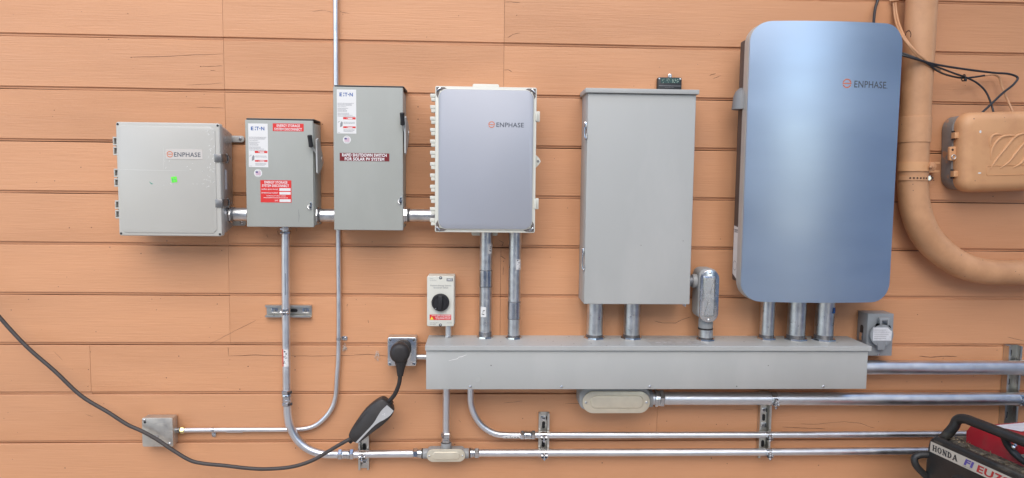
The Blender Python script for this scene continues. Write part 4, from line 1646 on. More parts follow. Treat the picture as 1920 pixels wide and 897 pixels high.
t = [o for o in col.objects if o.get('label', '').startswith('rightmost of three')][0]
pipe_sticker(t, (1.3226, -.064, 1.0801), 0.0344, 'z', 20, 44, .022, mat='ink_blue', dark=False)
zb = 1.0111
riser('short thin pipe between the rotary knob switch and the trough', -0.1223, -0.1217, .035, 0.0118, zb + .004, group=G, thread=0, mat='steel_tube')


# horizontal nipples between the boxes
def nipple(label, xa, xb, d, z, r, nut_left=True, nut_right=False, mat='galvanised'):
    t = thing('pipe_nipple', label, 'pipe', (xa, -d, z), 'short level pipes between boxes')
    bm = B()
    add_tube(bm, [(xa, -d, z), ((xa + xb) / 2, -d, z), (xb, -d, z)], r, 28)
    part('tube', bm, mat, t)
    for flag, x, s in ((nut_left, xa, 1), (nut_right, xb, -1)):
        if flag:
            bm = B()
            locknut(bm, (x + s * .0005, -d, z), (s, 0, 0), r * 1.26, .006)
            part('locknut', bm, 'zinc_fitting', t)
            bm = B()
            locknut(bm, (x + s * .0080, -d, z), (s, 0, 0), r * 1.20, .005)
            part('locknut', bm, 'zinc_fitting', t)
            bm = B()
            add_lathe(bm, (x + s * .0140, -d, z), (s, 0, 0), [(0, r * 1.06), (.002, r * 1.02), (.004, r * 1.06), (.006, r * 1.02), (.008, r * 1.06)], 24)
            part('thread', bm, 'dark_thread', t)
    return t


zc = 1.4239
nipple('short level pipe joining the leftmost box to the short switch', -0.9196, -0.8487, .075, zc, 0.0245)
nipple('short level pipe joining the short switch to the tall switch', -0.6115, -0.5348, .065, 1.4224, 0.0242)
nipple('short level pipe joining the tall switch to the silver plated box', -0.2858, -0.1591, .065, 1.4258, 0.0234)


def compression_coupling(t, c, d, r, length, mat='zinc_fitting', name='coupling'):
    """two hex gland nuts on a ribbed sleeve"""
    c, d = Vector(c), Vector(d).normalized()
    bm = B()
    L = length
    s = c - d * (L / 2)
    add_lathe(bm, s + d * (L * .26), d, [(0, r * 1.16), (L * .06, r * 1.26), (L * .14, r * 1.26), (L * .16, r * 1.18), (L * .32, r * 1.18), (L * .34, r * 1.26), (L * .42, r * 1.26), (L * .48, r * 1.16)], 24)
    p = part(name, bm, mat, t)
    for q in (s, s + d * (L * .74)):
        bm = B()
        add_lathe(bm, q, d, [(0, r * 1.18), (L * .04, r * 1.38), (L * .22, r * 1.38), (L * .26, r * 1.18)], 6, phase=.35)
        part('gland_nut', bm, mat, p)
    return p


def connector(t, c, d, r, length, mat='zinc_fitting'):
    """single gland nut and collar where a tube enters a fitting; c is the fitting side"""
    c, d = Vector(c), Vector(d).normalized()
    bm = B()
    L = length
    add_lathe(bm, c, d, [(0, r * 1.22), (L * .08, r * 1.30), (L * .3, r * 1.30), (L * .34, r * 1.18), (L * .5, r * 1.18)], 24)
    p = part('connector', bm, mat, t)
    bm = B()
    add_lathe(bm, c + d * (L * .5), d, [(0, r * 1.20), (L * .05, r * 1.36), (L * .4, r * 1.36), (L * .5, r * 1.16)], 6, phase=.3)
    part('gland_nut', bm, mat, p)
    bm = B()
    add_lathe(bm, c - d * .002, d, [(0, r * 1.34), (.004, r * 1.34)], 24)
    part('gasket', bm, 'rubber', p)
    return p


# thin conduit behind the tall switch that bends to the junction box
d = .0135
r = .0091
t = thing('thin_conduit', 'thin conduit running behind the tall switch and bending left to the junction box', 'pipe', (-0.5417, -0.0135, 0.6079))
path = [(-0.5405, -d, 3.38), (-0.5405, -0.0135, 2.3247), (-0.54, -0.0135, 2.1914), (-0.5403, -0.0135, 1.9021), (-0.5379, -0.0135, 1.4684), (-0.5374, -0.0135, 1.2876), (-0.537, -0.0135, 1.1049), (-0.5384, -0.0135, 0.9511), (-0.5414, -0.0135, 0.8582), (-0.5458, -0.0135, 0.8063), (-0.5519, -0.0135, 0.7293), (-0.5634, -0.0135, 0.6876), (-0.5901, -0.0135, 0.6466),
        (-0.6289, -0.0135, 0.6134), (-0.6695, -0.0135, 0.5999), (-0.7241, -0.0135, 0.5968), (-0.9155, -0.0135, 0.5962), (-1.1296, -0.0135, 0.5958)]
bm = B()
add_tube(bm, smooth_path(path, 7), r, 18)
part('tube', bm, 'steel_tube', t)
p = Vector((-1.1296, -0.0135, 0.5958))
bm = B()
add_lathe(bm, p - Vector((.003, 0, 0)), (1, 0, 0), [(-.006, r * 1.25), (-.004, r * 1.45), (.006, r * 1.45), (.010, r * 1.15)], 6)
part('compression_nut', bm, 'brass_zinc', t)
bm = B()
add_lathe(bm, p - Vector((.040, 0, 0)), (1, 0, 0), [(.002, r * 1.5), (.006, r * 1.5), (.007, r * 1.30), (.030, r * 1.30)], 22)
part('connector', bm, 'zinc_fitting', t)
bm = B()
add_lathe(bm, p - Vector((.0425, 0, 0)), (1, 0, 0), [(0, r * 1.55), (.004, r * 1.55)], 22)
part('gasket', bm, 'rubber', t)
pipe_sticker(t, Vector((-0.9337, -0.0135, 0.5879)) + Vector((0, 0, .0065)), r, 'x', -40, -22, .062, mat='label_worn', dark=False)


def one_hole_strap(label, c, axis, r, side):
    """small pipe strap: half loop plus an ear with a screw"""
    t = thing('pipe_strap', label, 'strap', c, 'one hole pipe straps')
    c = Vector(c)
    bm = B()
    w = .010
    prev = None
    ro = r + .0016
    for k in range(15):
        a = math.radians(-95 + 190 * k / 14)
        ca = Vector((ro * math.sin(a), -ro * math.cos(a), 0)) if axis == 'z' else Vector((0, -ro * math.cos(a), ro * math.sin(a)))
        e = Vector((0, 0, w / 2)) if axis == 'z' else Vector((w / 2, 0, 0))
        cur = (bm.verts.new(c + ca + e), bm.verts.new(c + ca - e))
        if prev:
            bm.faces.new((prev[0], prev[1], cur[1], cur[0]))
        prev = cur
    part('loop', bm, 'zinc_fitting', t)
    bm = B()
    o = ro + .009
    if axis == 'z':
        add_prism(bm, rrect(c.x + side * o - .011, c.x + side * o + .011, c.z - .008, c.z + .008, .006), -.0045, -.001, bev=.0008)
        e = (c.x + side * (o + .003), -.0045, c.z)
    else:
        add_prism(bm, rrect(c.x - .008, c.x + .008, c.z + side * o - .011, c.z + side * o + .010, .006), -.0045, -.001, bev=.0008)
        e = (c.x, -.0045, c.z + side * (o + .002))
    ear = part('ear', bm, 'zinc_fitting', t)
    bm = B()
    screw(bm, e, .0045, .003)
    part('screw', bm, 'galvanised', ear)


one_hole_strap('one hole strap on the thin upright conduit, below the tall switch', (-0.5384, -0.0135, 0.9501), 'z', .0091, 1)
one_hole_strap('one hole strap on the thin level conduit beside the junction box', (-1.0177, -0.0135, 0.5958), 'x', .0091, -1)

# conduit from the short switch, bending right to the tee
d = .040
r = .0152
t = thing('conduit', 'conduit dropping from the short switch and bending right to the tee fitting', 'pipe', (-0.7303, -0.04, 0.9465))
path = [(-0.7254, -0.04, 1.3921), (-0.7274, -0.04, 1.1889), (-0.7287, -0.04, 0.9465), (-0.7289, -0.04, 0.7315), (-0.7282, -0.04, 0.6924), (-0.726, -0.04, 0.6531), (-0.7158, -0.04, 0.6095), (-0.6919, -0.04, 0.5657), (-0.653, -0.04, 0.5301), (-0.6021, -0.04, 0.5111), (-0.5393, -0.04, 0.5076), (-0.4059, -0.04, 0.509), (-0.2474, -0.04, 0.5096)]
bm = B()
add_tube(bm, smooth_path(path, 8), r, 24)
part('tube', bm, 'steel_tube', t)
compression_coupling(t, (-0.7293, -0.04, 0.7295), Vector((-0.7282, -0.04, 0.6924)) - Vector((-0.7292, -0.04, 0.7418)), r, .060)
compression_coupling(t, (-0.509, -0.04, 0.5081), (1, 0, 0), r, .060)
bm = B()
zc = 1.3644
locknut(bm, (-0.7257, -d, zc + .008), (0, 0, -1), r * 1.36, .006)
add_lathe(bm, (-0.7257, -d, zc - .004), (0, 0, -1), [(0, r * 1.25), (.002, r * 1.33), (.008, r * 1.33), (.010, r * 1.15)], 6)
part('connector', bm, 'zinc_fitting', t)
pipe_sticker(t, (-0.7286, -d, 0.8854), r, 'z', -50, 40, .066, red=True)
pipe_sticker(t, (-0.7269, -d, 1.1648), r, 'z', 6, 12, .080, mat='ink_slate', dark=False)

# conduit from trough bottom to tee
ZB = 0.8
t = thing('conduit', 'short upright conduit from trough bottom down to the tee fitting', 'pipe', (-0.1274, -0.04, 0.5968))
bm = B()
add_tube(bm, [(-0.1281, -d, ZB + .01), (-0.1282, -d, 0.6784), (-0.1284, -d, 0.5906)], .0136, 24)
part('tube', bm, 'steel_tube', t)
connector(t, (-0.1283, -0.04, 0.5538), (0, 0, 1), .0145, .040)

# tee conduit body
def tee_body():
    cx, cz = -0.1291, 0.5096
    t = thing('tee_fitting', 'grey tee conduit fitting with pale oval cover', 'conduit fitting', (cx, -d, cz))
    bm = B()
    hl = 0.074
    add_prism(bm, rrect(cx - hl, cx + hl, cz - .021, cz + .019, .018, 8), -.062, -.012, bev=.004)
    part('body', bm, 'cast_grey', t)
    for c, q, prof in (((cx - 0.088, -d, cz), (1, 0, 0), [(0, .0185), (.004, .0195), (.016, .0195), (.024, .017)]),
                       ((cx + 0.088, -d, cz), (-1, 0, 0), [(0, .0185), (.004, .0195), (.016, .0195), (.024, .017)]),
                       ((cx + .001, -d, 0.5549), (0, 0, -1), [(0, .0190), (.004, .0200), (.024, .0195)])):
        bm = B()
        add_lathe(bm, c, q, prof, 24)
        part('hub', bm, 'cast_grey', t)
    yc = -.0625
    bm = B()
    ca, cb, cc, ce = -0.1997, -0.0549, 0.486, 0.5355
    add_prism(bm, rrect(ca, cb, cc, ce, (ce - cc) / 2 - .001, 10), -.0665, yc, bev=.002)
    cv = part('cover', bm, 'cast_cover', t)
    bm = B()
    add_prism(bm, rrect(ca + .020, cb - .020, cc + .009, ce - .009, (ce - cc) / 2 - .010, 8), -.0695, -.066, bev=.0028, seg=3)
    part('cover_ridge', bm, 'cast_cover', cv)
    for sx in (ca + .009, cb - .009):
        bm = B()
        screw(bm, (sx, -.0665, (cc + ce) / 2), .0038, .0025)
        part('screw', bm, 'galvanised', cv)


tee_body()

# lower long conduit right of the tee
XEND = 2.55
dl = .040
t = thing('conduit', 'lowest level conduit running from the tee fitting towards the generator', 'pipe', (0.0019, -0.04, 0.511))
bm = B()
add_tube(bm, [(-0.0124, -0.04, 0.5109), (0.6237, -0.04, 0.5097), (1.2579, -0.04, 0.5094), (XEND, -dl, 0.5096 + .003)], .0148, 24)
part('tube', bm, 'steel_tube', t)
connector(t, (-0.037, -0.04, 0.5108), (1, 0, 0), .0148, .036)
tt = [o for o in col.objects if o.get('label', '').startswith('conduit dropping')][0]
connector(tt, (-0.2189, -0.04, 0.5099), (-1, 0, 0), .0148, .036)

# conduit bending right out of the trough bottom
t = thing('conduit', 'conduit that bends right out of the trough bottom, second level run from below', 'pipe', (-0.0366, -0.04, 0.7553))
path = [(-0.0363, -dl, ZB + .02), (-0.036, -0.04, 0.7491), (-0.0334, -0.04, 0.7012), (-0.0151, -0.04, 0.6509), (0.0175, -0.04, 0.611), (0.0608, -0.04, 0.5873), (0.1039, -0.04, 0.5816), (0.2151, -0.04, 0.581), (0.6219, -0.04, 0.5795), (1.1166, -0.04, 0.5788), (1.4686, -0.04, 0.5786), (XEND, -dl, 0.5781 + .002)]
bm = B()
add_tube(bm, smooth_path(path, 8), .0125, 24)
part('tube', bm, 'steel_tube', t)
compression_coupling(t, (0.1852, -0.04, 0.5811), (1, 0, 0), .0135, .056)
pipe_sticker(t, (0.1224, -0.04, 0.5813), .0126, 'x', -58, 4, 0.064)

# big conduit fitting tucked under the trough
d = .060
def elbow_under_trough():
    ca, cb, cc, ce = 0.386, 0.642, 0.6868, 0.771
    t = thing('elbow_fitting', 'large conduit fitting with beige oval cover tucked under the trough', 'conduit fitting', (ca, -d, cc))
    bm = B()
    add_prism(bm, rrect(ca - .012, cb + .002, cc + .010, ce + .012, .030, 10), -.098, -.015, bev=.006, seg=3)
    part('body', bm, 'cast_grey', t)
    bm = B()
    add_prism(bm, rrect(ca, cb, cc, ce, (ce - cc) / 2 - .001, 12), -.1045, -.0985, bev=.002)
    cv = part('cover', bm, 'cast_cover', t)
    bm = B()
    add_prism(bm, rrect(ca + .030, cb - .026, cc + .020, ce - .016, .020, 8), -.109, -.104, bev=.004, seg=3)
    part('cover_ridge', bm, 'cast_cover', cv)
    for sx in (ca + .013, cb - .013):
        bm = B()
        screw(bm, (sx, -.1045, (cc + ce) / 2), .005, .003)
        part('screw', bm, 'galvanised', cv)
    zc = 0.7311
    bm = B()
    add_lathe(bm, (cb - .006, -d, zc), (1, 0, 0), [(0, .030), (.012, .0335), (.022, .0335)], 26)
    part('hub', bm, 'cast_grey', t)
    return zc


elbow_under_trough()
t = thing('conduit', 'thick level conduit just under the trough, from the beige covered fitting rightward', 'pipe', (0.6961, -0.06, 0.7311))
rb = 0.0252
bm = B()
add_tube(bm, [(0.6589, -0.06, 0.7312), (1.1339, -0.06, 0.729), (1.6631, -0.06, 0.7266), (XEND, -d, 0.7243 + .002)], rb, 28)
part('tube', bm, 'steel_tube', t)
bm = B()
xq = 0.6672
add_lathe(bm, (xq, -d, 0.7311), (1, 0, 0), [(0, rb * 1.30), (.003, rb * 1.38), (.010, rb * 1.38), (.012, rb * 1.22), (.018, rb * 1.22)], 26)
q = part('connector', bm, 'zinc_fitting', t)
bm = B()
add_lathe(bm, (xq + .018, -d, 0.7311), (1, 0, 0), [(0, rb * 1.24), (.003, rb * 1.36), (.016, rb * 1.36), (.020, rb * 1.1)], 6, phase=.3)
part('gland_nut', bm, 'zinc_fitting', q)

du = .060
t = thing('conduit', 'thick level conduit leaving the right end of the trough', 'pipe', (1.5074, -0.06, 0.8522))
rb2 = 0.0278
bm = B()
add_tube(bm, [(1.4651, -0.06, 0.8522), (1.7838, -0.06, 0.8511), (XEND, -du, 0.8497 + .001)], rb2, 28)
part('tube', bm, 'steel_tube', t)
bm = B()
add_lathe(bm, (2.1208, -0.06, 0.8497), (1, 0, 0), [(0, rb2 * 1.02), (.002, rb2 * 1.12), (.08, rb2 * 1.12), (.082, rb2 * 1.02)], 28)
part('coupling', bm, 'steel_tube', t)


# conduit body beside the grey cabinet
def upright_body():
    d = .070
    df = .112
    ca, cb, cc, ce = 0.817, 0.8886, 1.0366, 1.2345
    t = thing('elbow_fitting', 'upright conduit fitting with shiny cover beside the plain grey cabinet', 'conduit fitting', (ca, -d, cc))
    bm = B()
    add_prism(bm, rrect(ca - .004, cb - .003, cc + .010, ce + .003, .026, 10), -.106, -.030, bev=.006, seg=3)
    part('body', bm, 'cast_grey', t)
    bm = B()
    xb = 0.8556
    zn = 1.0086
    add_lathe(bm, (xb, -d, zn), (0, 0, 1), [(0, .0260), (.003, .0270), (.020, .0275), (.042, .0255)], 26)
    part('hub', bm, 'cast_grey', t)
    bm = B()
    zh = 1.1874
    add_lathe(bm, (0.7968, -d, zh), (1, 0, 0), [(0, .0250), (.006, .0265), (.024, .0265), (.050, .024)], 26)
    part('hub', bm, 'cast_grey', t)
    bm = B()
    add_prism(bm, rrect(ca, cb, cc, ce, (cb - ca) / 2 - .001, 12), -.1125, -.1065, bev=.002)
    cv = part('cover', bm, 'cover_bright', t)
    bm = B()
    ra, rb, rc, rd = 0.8266, 0.8729, 1.0583, 1.2116
    add_prism(bm, rrect(ra, rb, rc, rd, .005, 4), -.1205, -.112, bev=.006, seg=1)
    part('cover_ridge', bm, 'cover_bright', cv)
    for sz in (cc + .009, ce - .012):
        bm = B()
        screw(bm, ((ca + cb) / 2, -.1125, sz), .0052, .003)
        part('screw', bm, 'galvanised', cv)
    bm = B()
    rnd = random.Random(2)
    for k in range(5):
        zz = 1.1426 - k * .0085
        add_ribbon(bm, [(ra + .019, zz), (ra + .022 + rnd.uniform(0, .004), zz + .003), (ra + .024, zz - .001)], .0018, -.1209)
    part('cast_mark', bm, 'label_white', cv)
    riser('stubby pipe under the upright shiny covered fitting', 0.857, 0.857, d, 0.0269, zn - .004, group=G, thread=.006)
    bm = B()
    add_cyl(bm, (xb, -d, zn - .006), (xb, -d, zn - .0004), .0280, 26)
    part('gasket', bm, 'rubber', t)
    bm = B()
    add_cyl(bm, (0.7825, -d, zh), (0.7988, -d, zh), .021, 24)
    part('nipple', bm, 'dark_thread', t)


upright_body()


# ------------------------------------------------------------------ strut channel and clamps
def strut(label, x0, x1, z0, z1, depth, axis, holes=(), group='strut channels screwed to the wall', y0=-.0012):
    """open C channel lying on the wall; axis is its length direction"""
    t = thing('strut_channel', label, 'strut', ((x0 + x1) / 2, 0, z0), group)
    w = (x1 - x0) if axis == 'z' else (z1 - z0)
    th, lip, ret = .0024, .0075, .006
    prof = [(-w / 2, 0), (w / 2, 0), (w / 2, depth), (w / 2 - lip, depth), (w / 2 - lip, depth - ret), (w / 2 - lip + th, depth - ret), (w / 2 - lip + th, depth - th), (w / 2 - th, depth - th),
            (w / 2 - th, th), (-w / 2 + th, th), (-w / 2 + th, depth - th), (-w / 2 + lip - th, depth - th), (-w / 2 + lip - th, depth - ret), (-w / 2 + lip, depth - ret), (-w / 2 + lip, depth), (-w / 2, depth)]
    bm = B()
    ends = []
    for s in (0, 1):
        ring = []
        for a, b in prof:
            if axis == 'z':
                ring.append(bm.verts.new(((x0 + x1) / 2 + a, y0 - b, z0 if s == 0 else z1)))
            else:
                ring.append(bm.verts.new((x0 if s == 0 else x1, y0 - b, (z0 + z1) / 2 + a)))
        ends.append(ring)
    n = len(prof)
    for k in range(n):
        bm.faces.new((ends[0][k], ends[0][(k + 1) % n], ends[1][(k + 1) % n], ends[1][k]))
    for e in ends:
        bm.faces.new(e)
    part('channel', bm, 'strut_zinc', t)
    for hx, hz, kind in holes:
        bm = B()
        if kind == 'slot':
            if axis == 'z':
                add_prism(bm, rrect(hx - .006, hx + .006, hz - .014, hz + .014, .0058), y0 - th - .0006, y0 - th + .0002)
            else:
                add_prism(bm, rrect(hx - .014, hx + .014, hz - .006, hz + .006, .0058), y0 - th - .0006, y0 - th + .0002)
            part('slot', bm, 'cap_black', t)
        else:
            add_prism(bm, rrect(hx - .013, hx + .013, hz - .009, hz + .009, .005), y0 - th - .002, y0 - th, bev=.0006)
            ws = part('washer', bm, 'zinc_fitting', t)
            bm = B()
            add_lathe(bm, (hx, y0 - th - .002, hz), (0, -1, 0), [(0, .0055), (.002, .005), (.003, .003), (.0022, .0015)], 12)
            part('screw', bm, 'dark_thread', ws)
    return t


def strut_clamp(label, c, r, axis, tilt=0.0, w=.024):
    """two half straps round a pipe, ears forward, with a bolt across them; axis = pipe direction"""
    t = thing('pipe_clamp', label, 'clamp', c, 'strut pipe clamps')
    c = Vector(c)
    ro = r + .0018

    def P(a, s, rr):
        a = math.radians(a)
        if axis == 'x':
            return c + Vector((s, -rr * math.cos(a), rr * math.sin(a)))
        return c + Vector((rr * math.sin(a), -rr * math.cos(a), s))
    for sgn in (1, -1):
        bm = B()
        prev = None
        rows = []
        for k in range(13):
            a = tilt + sgn * (10 + 150 * k / 12)
            rows.append((P(a, w / 2, ro), P(a, -w / 2, ro), P(a, -w / 2, r + .0002), P(a, w / 2, r + .0002)))
        # ear sticks out towards the viewer
        a = tilt + sgn * 10
        e0 = (P(a, w / 2, ro + .014), P(a, -w / 2, ro + .014), P(a - sgn * 3.5, -w / 2, ro + .014), P(a - sgn * 3.5, w / 2, ro + .014))
        rows.insert(0, e0)
        V = [[bm.verts.new(p) for p in row] for row in rows]
        for p, q in zip(V, V[1:]):
            for k in range(4):
                bm.faces.new((p[k], p[(k + 1) % 4], q[(k + 1) % 4], q[k]))
        bm.faces.new(V[0])
        bm.faces.new(V[-1])
        part('half_strap', bm, 'zinc_fitting', t)
    bm = B()
    a = math.radians(tilt)
    ax = Vector((0, 0, 1)) if axis == 'x' else Vector((1, 0, 0))
    bc = P(tilt, 0, ro + .008)
    bl = r * .5 + .004
    add_cyl(bm, bc - ax * (bl + .005), bc + ax * (bl + .004), .0030, 10)
    add_lathe(bm, bc + ax * (bl - .001), ax, [(0, .0062), (.002, .0065), (.004, .0045)], 12)
    hex_nut(bm, bc - ax * (bl + .0015), ax, .0062, .004)
    part('bolt', bm, 'zinc_fitting', t)
    return t


sx0, sx1, sz0, sz1 = -0.8107, -0.6417, 1.0334, 1.0792
strut('level strut channel behind the conduit under the short switch', sx0, sx1, sz0, sz1, .021, 'x',
      holes=((-0.7805, (sz0 + sz1) / 2, 'washer'), (-0.6646, (sz0 + sz1) / 2, 'washer'), (-0.7086, (sz0 + sz1) / 2, 'slot')))
strut_clamp('pipe clamp holding the upright conduit on the level strut', (-0.728, -0.04, 1.06), .0152, 'z', w=.022)

d = .040
def upright_strut(label, x0, x1, z0, z1, holes):
    return strut(label, x0, x1, z0, z1, .0225, 'z', holes)


xa, xb = -0.4661, -0.4254
upright_strut('short upright strut channel behind the charger box', xa, xb, 0.4387, 0.5727,
              (((xa + xb) / 2, 0.4642, 'washer'), ((xa + xb) / 2, 0.5237, 'slot')))
strut_clamp('pipe clamp on the strut below the charger box', (-0.4463, -0.04, 0.5083), .0152, 'x', tilt=-12)
xa, xb = 0.2286, 0.2701
upright_strut('short upright strut channel right of the swept conduit bend', xa, xb, 0.4867, 0.6599,
              (((xa + xb) / 2, 0.6358, 'washer'), ((xa + xb) / 2, 0.6081, 'slot'), ((xa + xb) / 2, 0.5332, 'slot')))
strut_clamp('upper of two clamps on the strut by the swept bend', (0.2471, -0.04, 0.5808), .0126, 'x', tilt=-14)
strut_clamp('lower of two clamps on the strut by the swept bend', (0.2492, -0.04, 0.5104), .0148, 'x', tilt=-14)
xa, xb = 1.0994, 1.1452
upright_strut('upright strut channel below the trough, under the battery pipes', xa, xb, 0.4776, 0.7399,
              (((xa + xb) / 2, 0.6656, 'washer'), ((xa + xb) / 2, 0.6051, 'washer'), ((xa + xb) / 2, 0.6354, 'slot'), ((xa + xb) / 2, 0.5291, 'slot')))
strut_clamp('topmost clamp on the strut under the battery, round the thick conduit', (1.1318, -0.06, 0.729), 0.0252, 'x', tilt=-16)
strut_clamp('middle clamp on the strut under the battery', (1.1272, -0.04, 0.5787), .0126, 'x', tilt=-18)
strut_clamp('bottom clamp on the strut under the battery', (1.1301, -0.04, 0.5088), .0148, 'x', tilt=-18)
xa, xb = 2.084, 2.1385
strut('tall upright strut channel at the right edge behind both thick conduits', xa, xb, 0.5388, 0.929, .031, 'z',
      (((xa + xb) / 2, 0.8959, 'slot'), ((xa + xb) / 2, 0.7788, 'slot'), ((xa + xb) / 2, 0.6433, 'slot')))
strut_clamp('lower clamp on the tall strut at the right edge', (2.1189, -0.06, 0.7243), 0.0252, 'x', tilt=-16)

# ------------------------------------------------------------------ painted drain pipe
def drain_pipe():
    d = .075
    t = thing('drain_pipe', 'peach painted drain pipe curving right beside the battery', 'drain pipe', (1.6293, -0.075, 1.593))
    r = .0535
    path = [(1.6207, -d, 3.38), (1.6207, -0.075, 2.4731), (1.6247, -0.075, 2.243), (1.6243, -0.075, 2.0487), (1.6235, -0.075, 1.852), (1.6258, -0.075, 1.6531), (1.63, -0.075, 1.5629), (1.6472, -0.075, 1.4621), (1.69, -0.075, 1.3711), (1.7568, -0.075, 1.3042), (1.8332, -0.075, 1.2576), (1.9148, -0.075, 1.2334), (2.0039, -0.075, 1.2267), (2.1097, -0.075, 1.2304), (2.4292, -0.075, 1.2365), (3.4, -d, 1.2365 + .004)]
    sm = smooth_path(path, 8)
    rs = []
    n = len(sm)
    for k, p in enumerate(sm):
        f = min(1, max(0, (p.x - 1.6472) / .32))
        rs.append(r * (1 - .10 * f))
    bm = B()
    add_tube(bm, sm, rs, 40)
    part('pipe', bm, 'pipe_paint', t)
    bm = B()
    a, b = Vector((1.6243, -0.075, 1.8134)), Vector((1.6246, -0.075, 1.716))
    add_lathe(bm, a, b - a, [(0, r * .98), (.002, r * 1.055), ((b - a).length - .002, r * 1.055), ((b - a).length, r * .98)], 40)
    part('collar', bm, 'pipe_paint', t)
    return d, r


drain_pipe()


def band_on_pipe(bm, c, r, h, a0, a1, th=.0022, n=26, lean=0.0):
    c = Vector(c)
    rows = []
    for k in range(n + 1):
        a = math.radians(a0 + (a1 - a0) * k / n)
        q = Vector((math.sin(a), -math.cos(a), 0))
        dz = lean * math.sin(a)
        rows.append([bm.verts.new(c + q * rr + Vector((0, 0, z + dz))) for rr, z in ((r, h / 2), (r + th, h / 2), (r + th, -h / 2), (r, -h / 2))])
    for p, q in zip(rows, rows[1:]):
        for k in range(4):
            bm.faces.new((p[k], p[(k + 1) % 4], q[(k + 1) % 4], q[k]))
    bm.faces.new(rows[0])
    bm.faces.new(rows[-1])


d = .075
c = Vector((1.6269, -0.075, 1.6271))
t = thing('pipe_clamp', 'wide painted clamp with bolt round the drain pipe', 'clamp', c)
bm = B()
band_on_pipe(bm, c, .0537, .035, -88, 40, th=.0042)
part('band', bm, 'box_paint', t)
bm = B()
band_on_pipe(bm, c, .0537, .035, 50, 100, th=.0042)
part('band', bm, 'box_paint', t)
bm = B()
for a in (38, 52):
    q = Vector((math.sin(math.radians(a)), -math.cos(math.radians(a)), 0))
    e = Vector((math.cos(math.radians(a)), math.sin(math.radians(a)), 0))
    o = c + q * .054
    for k in range(1):
        t2 = B()
        ring = [(0, .016), (.012, .017), (.020, .010), (.023, 0), (.020, -.010), (.012, -.017), (0, -.016)]
        f = [t2.verts.new(o + q * u + Vector((0, 0, v)) - e * .0013) for u, v in ring]
        g = [t2.verts.new(o + q * u + Vector((0, 0, v)) + e * .0013) for u, v in ring]
        t2.faces.new(f)
        t2.faces.new(g)
        for i in range(len(f)):
            t2.faces.new((f[i], f[(i + 1) % len(f)], g[(i + 1) % len(f)], g[i]))
        merge(bm, t2)
part('ear', bm, 'pipe_paint', t)
bm = B()
q = Vector((math.sin(math.radians(45)), -math.cos(math.radians(45)), 0))
e = Vector((math.cos(math.radians(45)), math.sin(math.radians(45)), 0))
o = c + q * .066
add_cyl(bm, o - e * .032, o + e * .014, .0042, 10)
hex_nut(bm, o - e * .019, e, .0085, .007)
hex_nut(bm, o + e * .009, e, .0085, .006)
part('bolt', bm, 'pipe_paint', t)
# stub of channel on the wall
zc = c.z
t = thing('strut_channel', 'short painted strut stub behind the drain pipe clamp', 'strut', (1.7351, 0, zc))
bm = B()
x0, x1 = 1.6269, 1.7539
za, zb = zc - .0205, zc + .0205
add_box(bm, x0, x1, -.0035, -.001, za, zb)
for zz in (za, zb - .0025):
    add_box(bm, x0, x1, -.038, -.0036, zz, zz + .0025)
for zz, s in ((za, 1), (zb - .009, 1)):
    add_box(bm, x0, x1, -.041, -.0382, zz, zz + .009, bev=.0008)
part('channel', bm, 'pipe_paint', t)
bm = B()
flat(bm, disc(1.7414, zc, .006, 12), -.0039)
part('slot', bm, 'dark_gap', t)
# perforated strap with worm screw
c2 = Vector((1.6283, -0.075, 1.584))
t = thing('hose_clamp', 'narrow perforated strap with worm screw round the drain pipe', 'clamp', c2)
bm = B()
band_on_pipe(bm, c2, .0537, .017, -88, 62, th=.0026)
part('band', bm, 'pipe_paint', t)
for k, a in enumerate((-40, -28, -16, -4, 8, 20)):
    bm = B()
    q = Vector((math.sin(math.radians(a)), -math.cos(math.radians(a)), 0))
    add_cyl(bm, c2 + q * .0555, c2 + q * .0566, .0034, 10)
    part('hole', bm, 'dark_gap', t)
bm = B()
q = Vector((math.sin(math.radians(42)), -math.cos(math.radians(42)), 0))
e = Vector((math.cos(math.radians(42)), math.sin(math.radians(42)), 0))
o = c2 + q * .058
add_cyl(bm, o - e * .010, o + e * .016, .0075, 12)
hex_nut(bm, o + e * .018, e, .0062, .008)
add_box(bm, -.009, .009, -.004, .002, -.0095, .0095, bev=.001, mtx=Matrix.Translation(o) @ Matrix.Rotation(math.radians(42), 4, 'Z'))
part('worm_screw', bm, 'zinc_fitting', t)


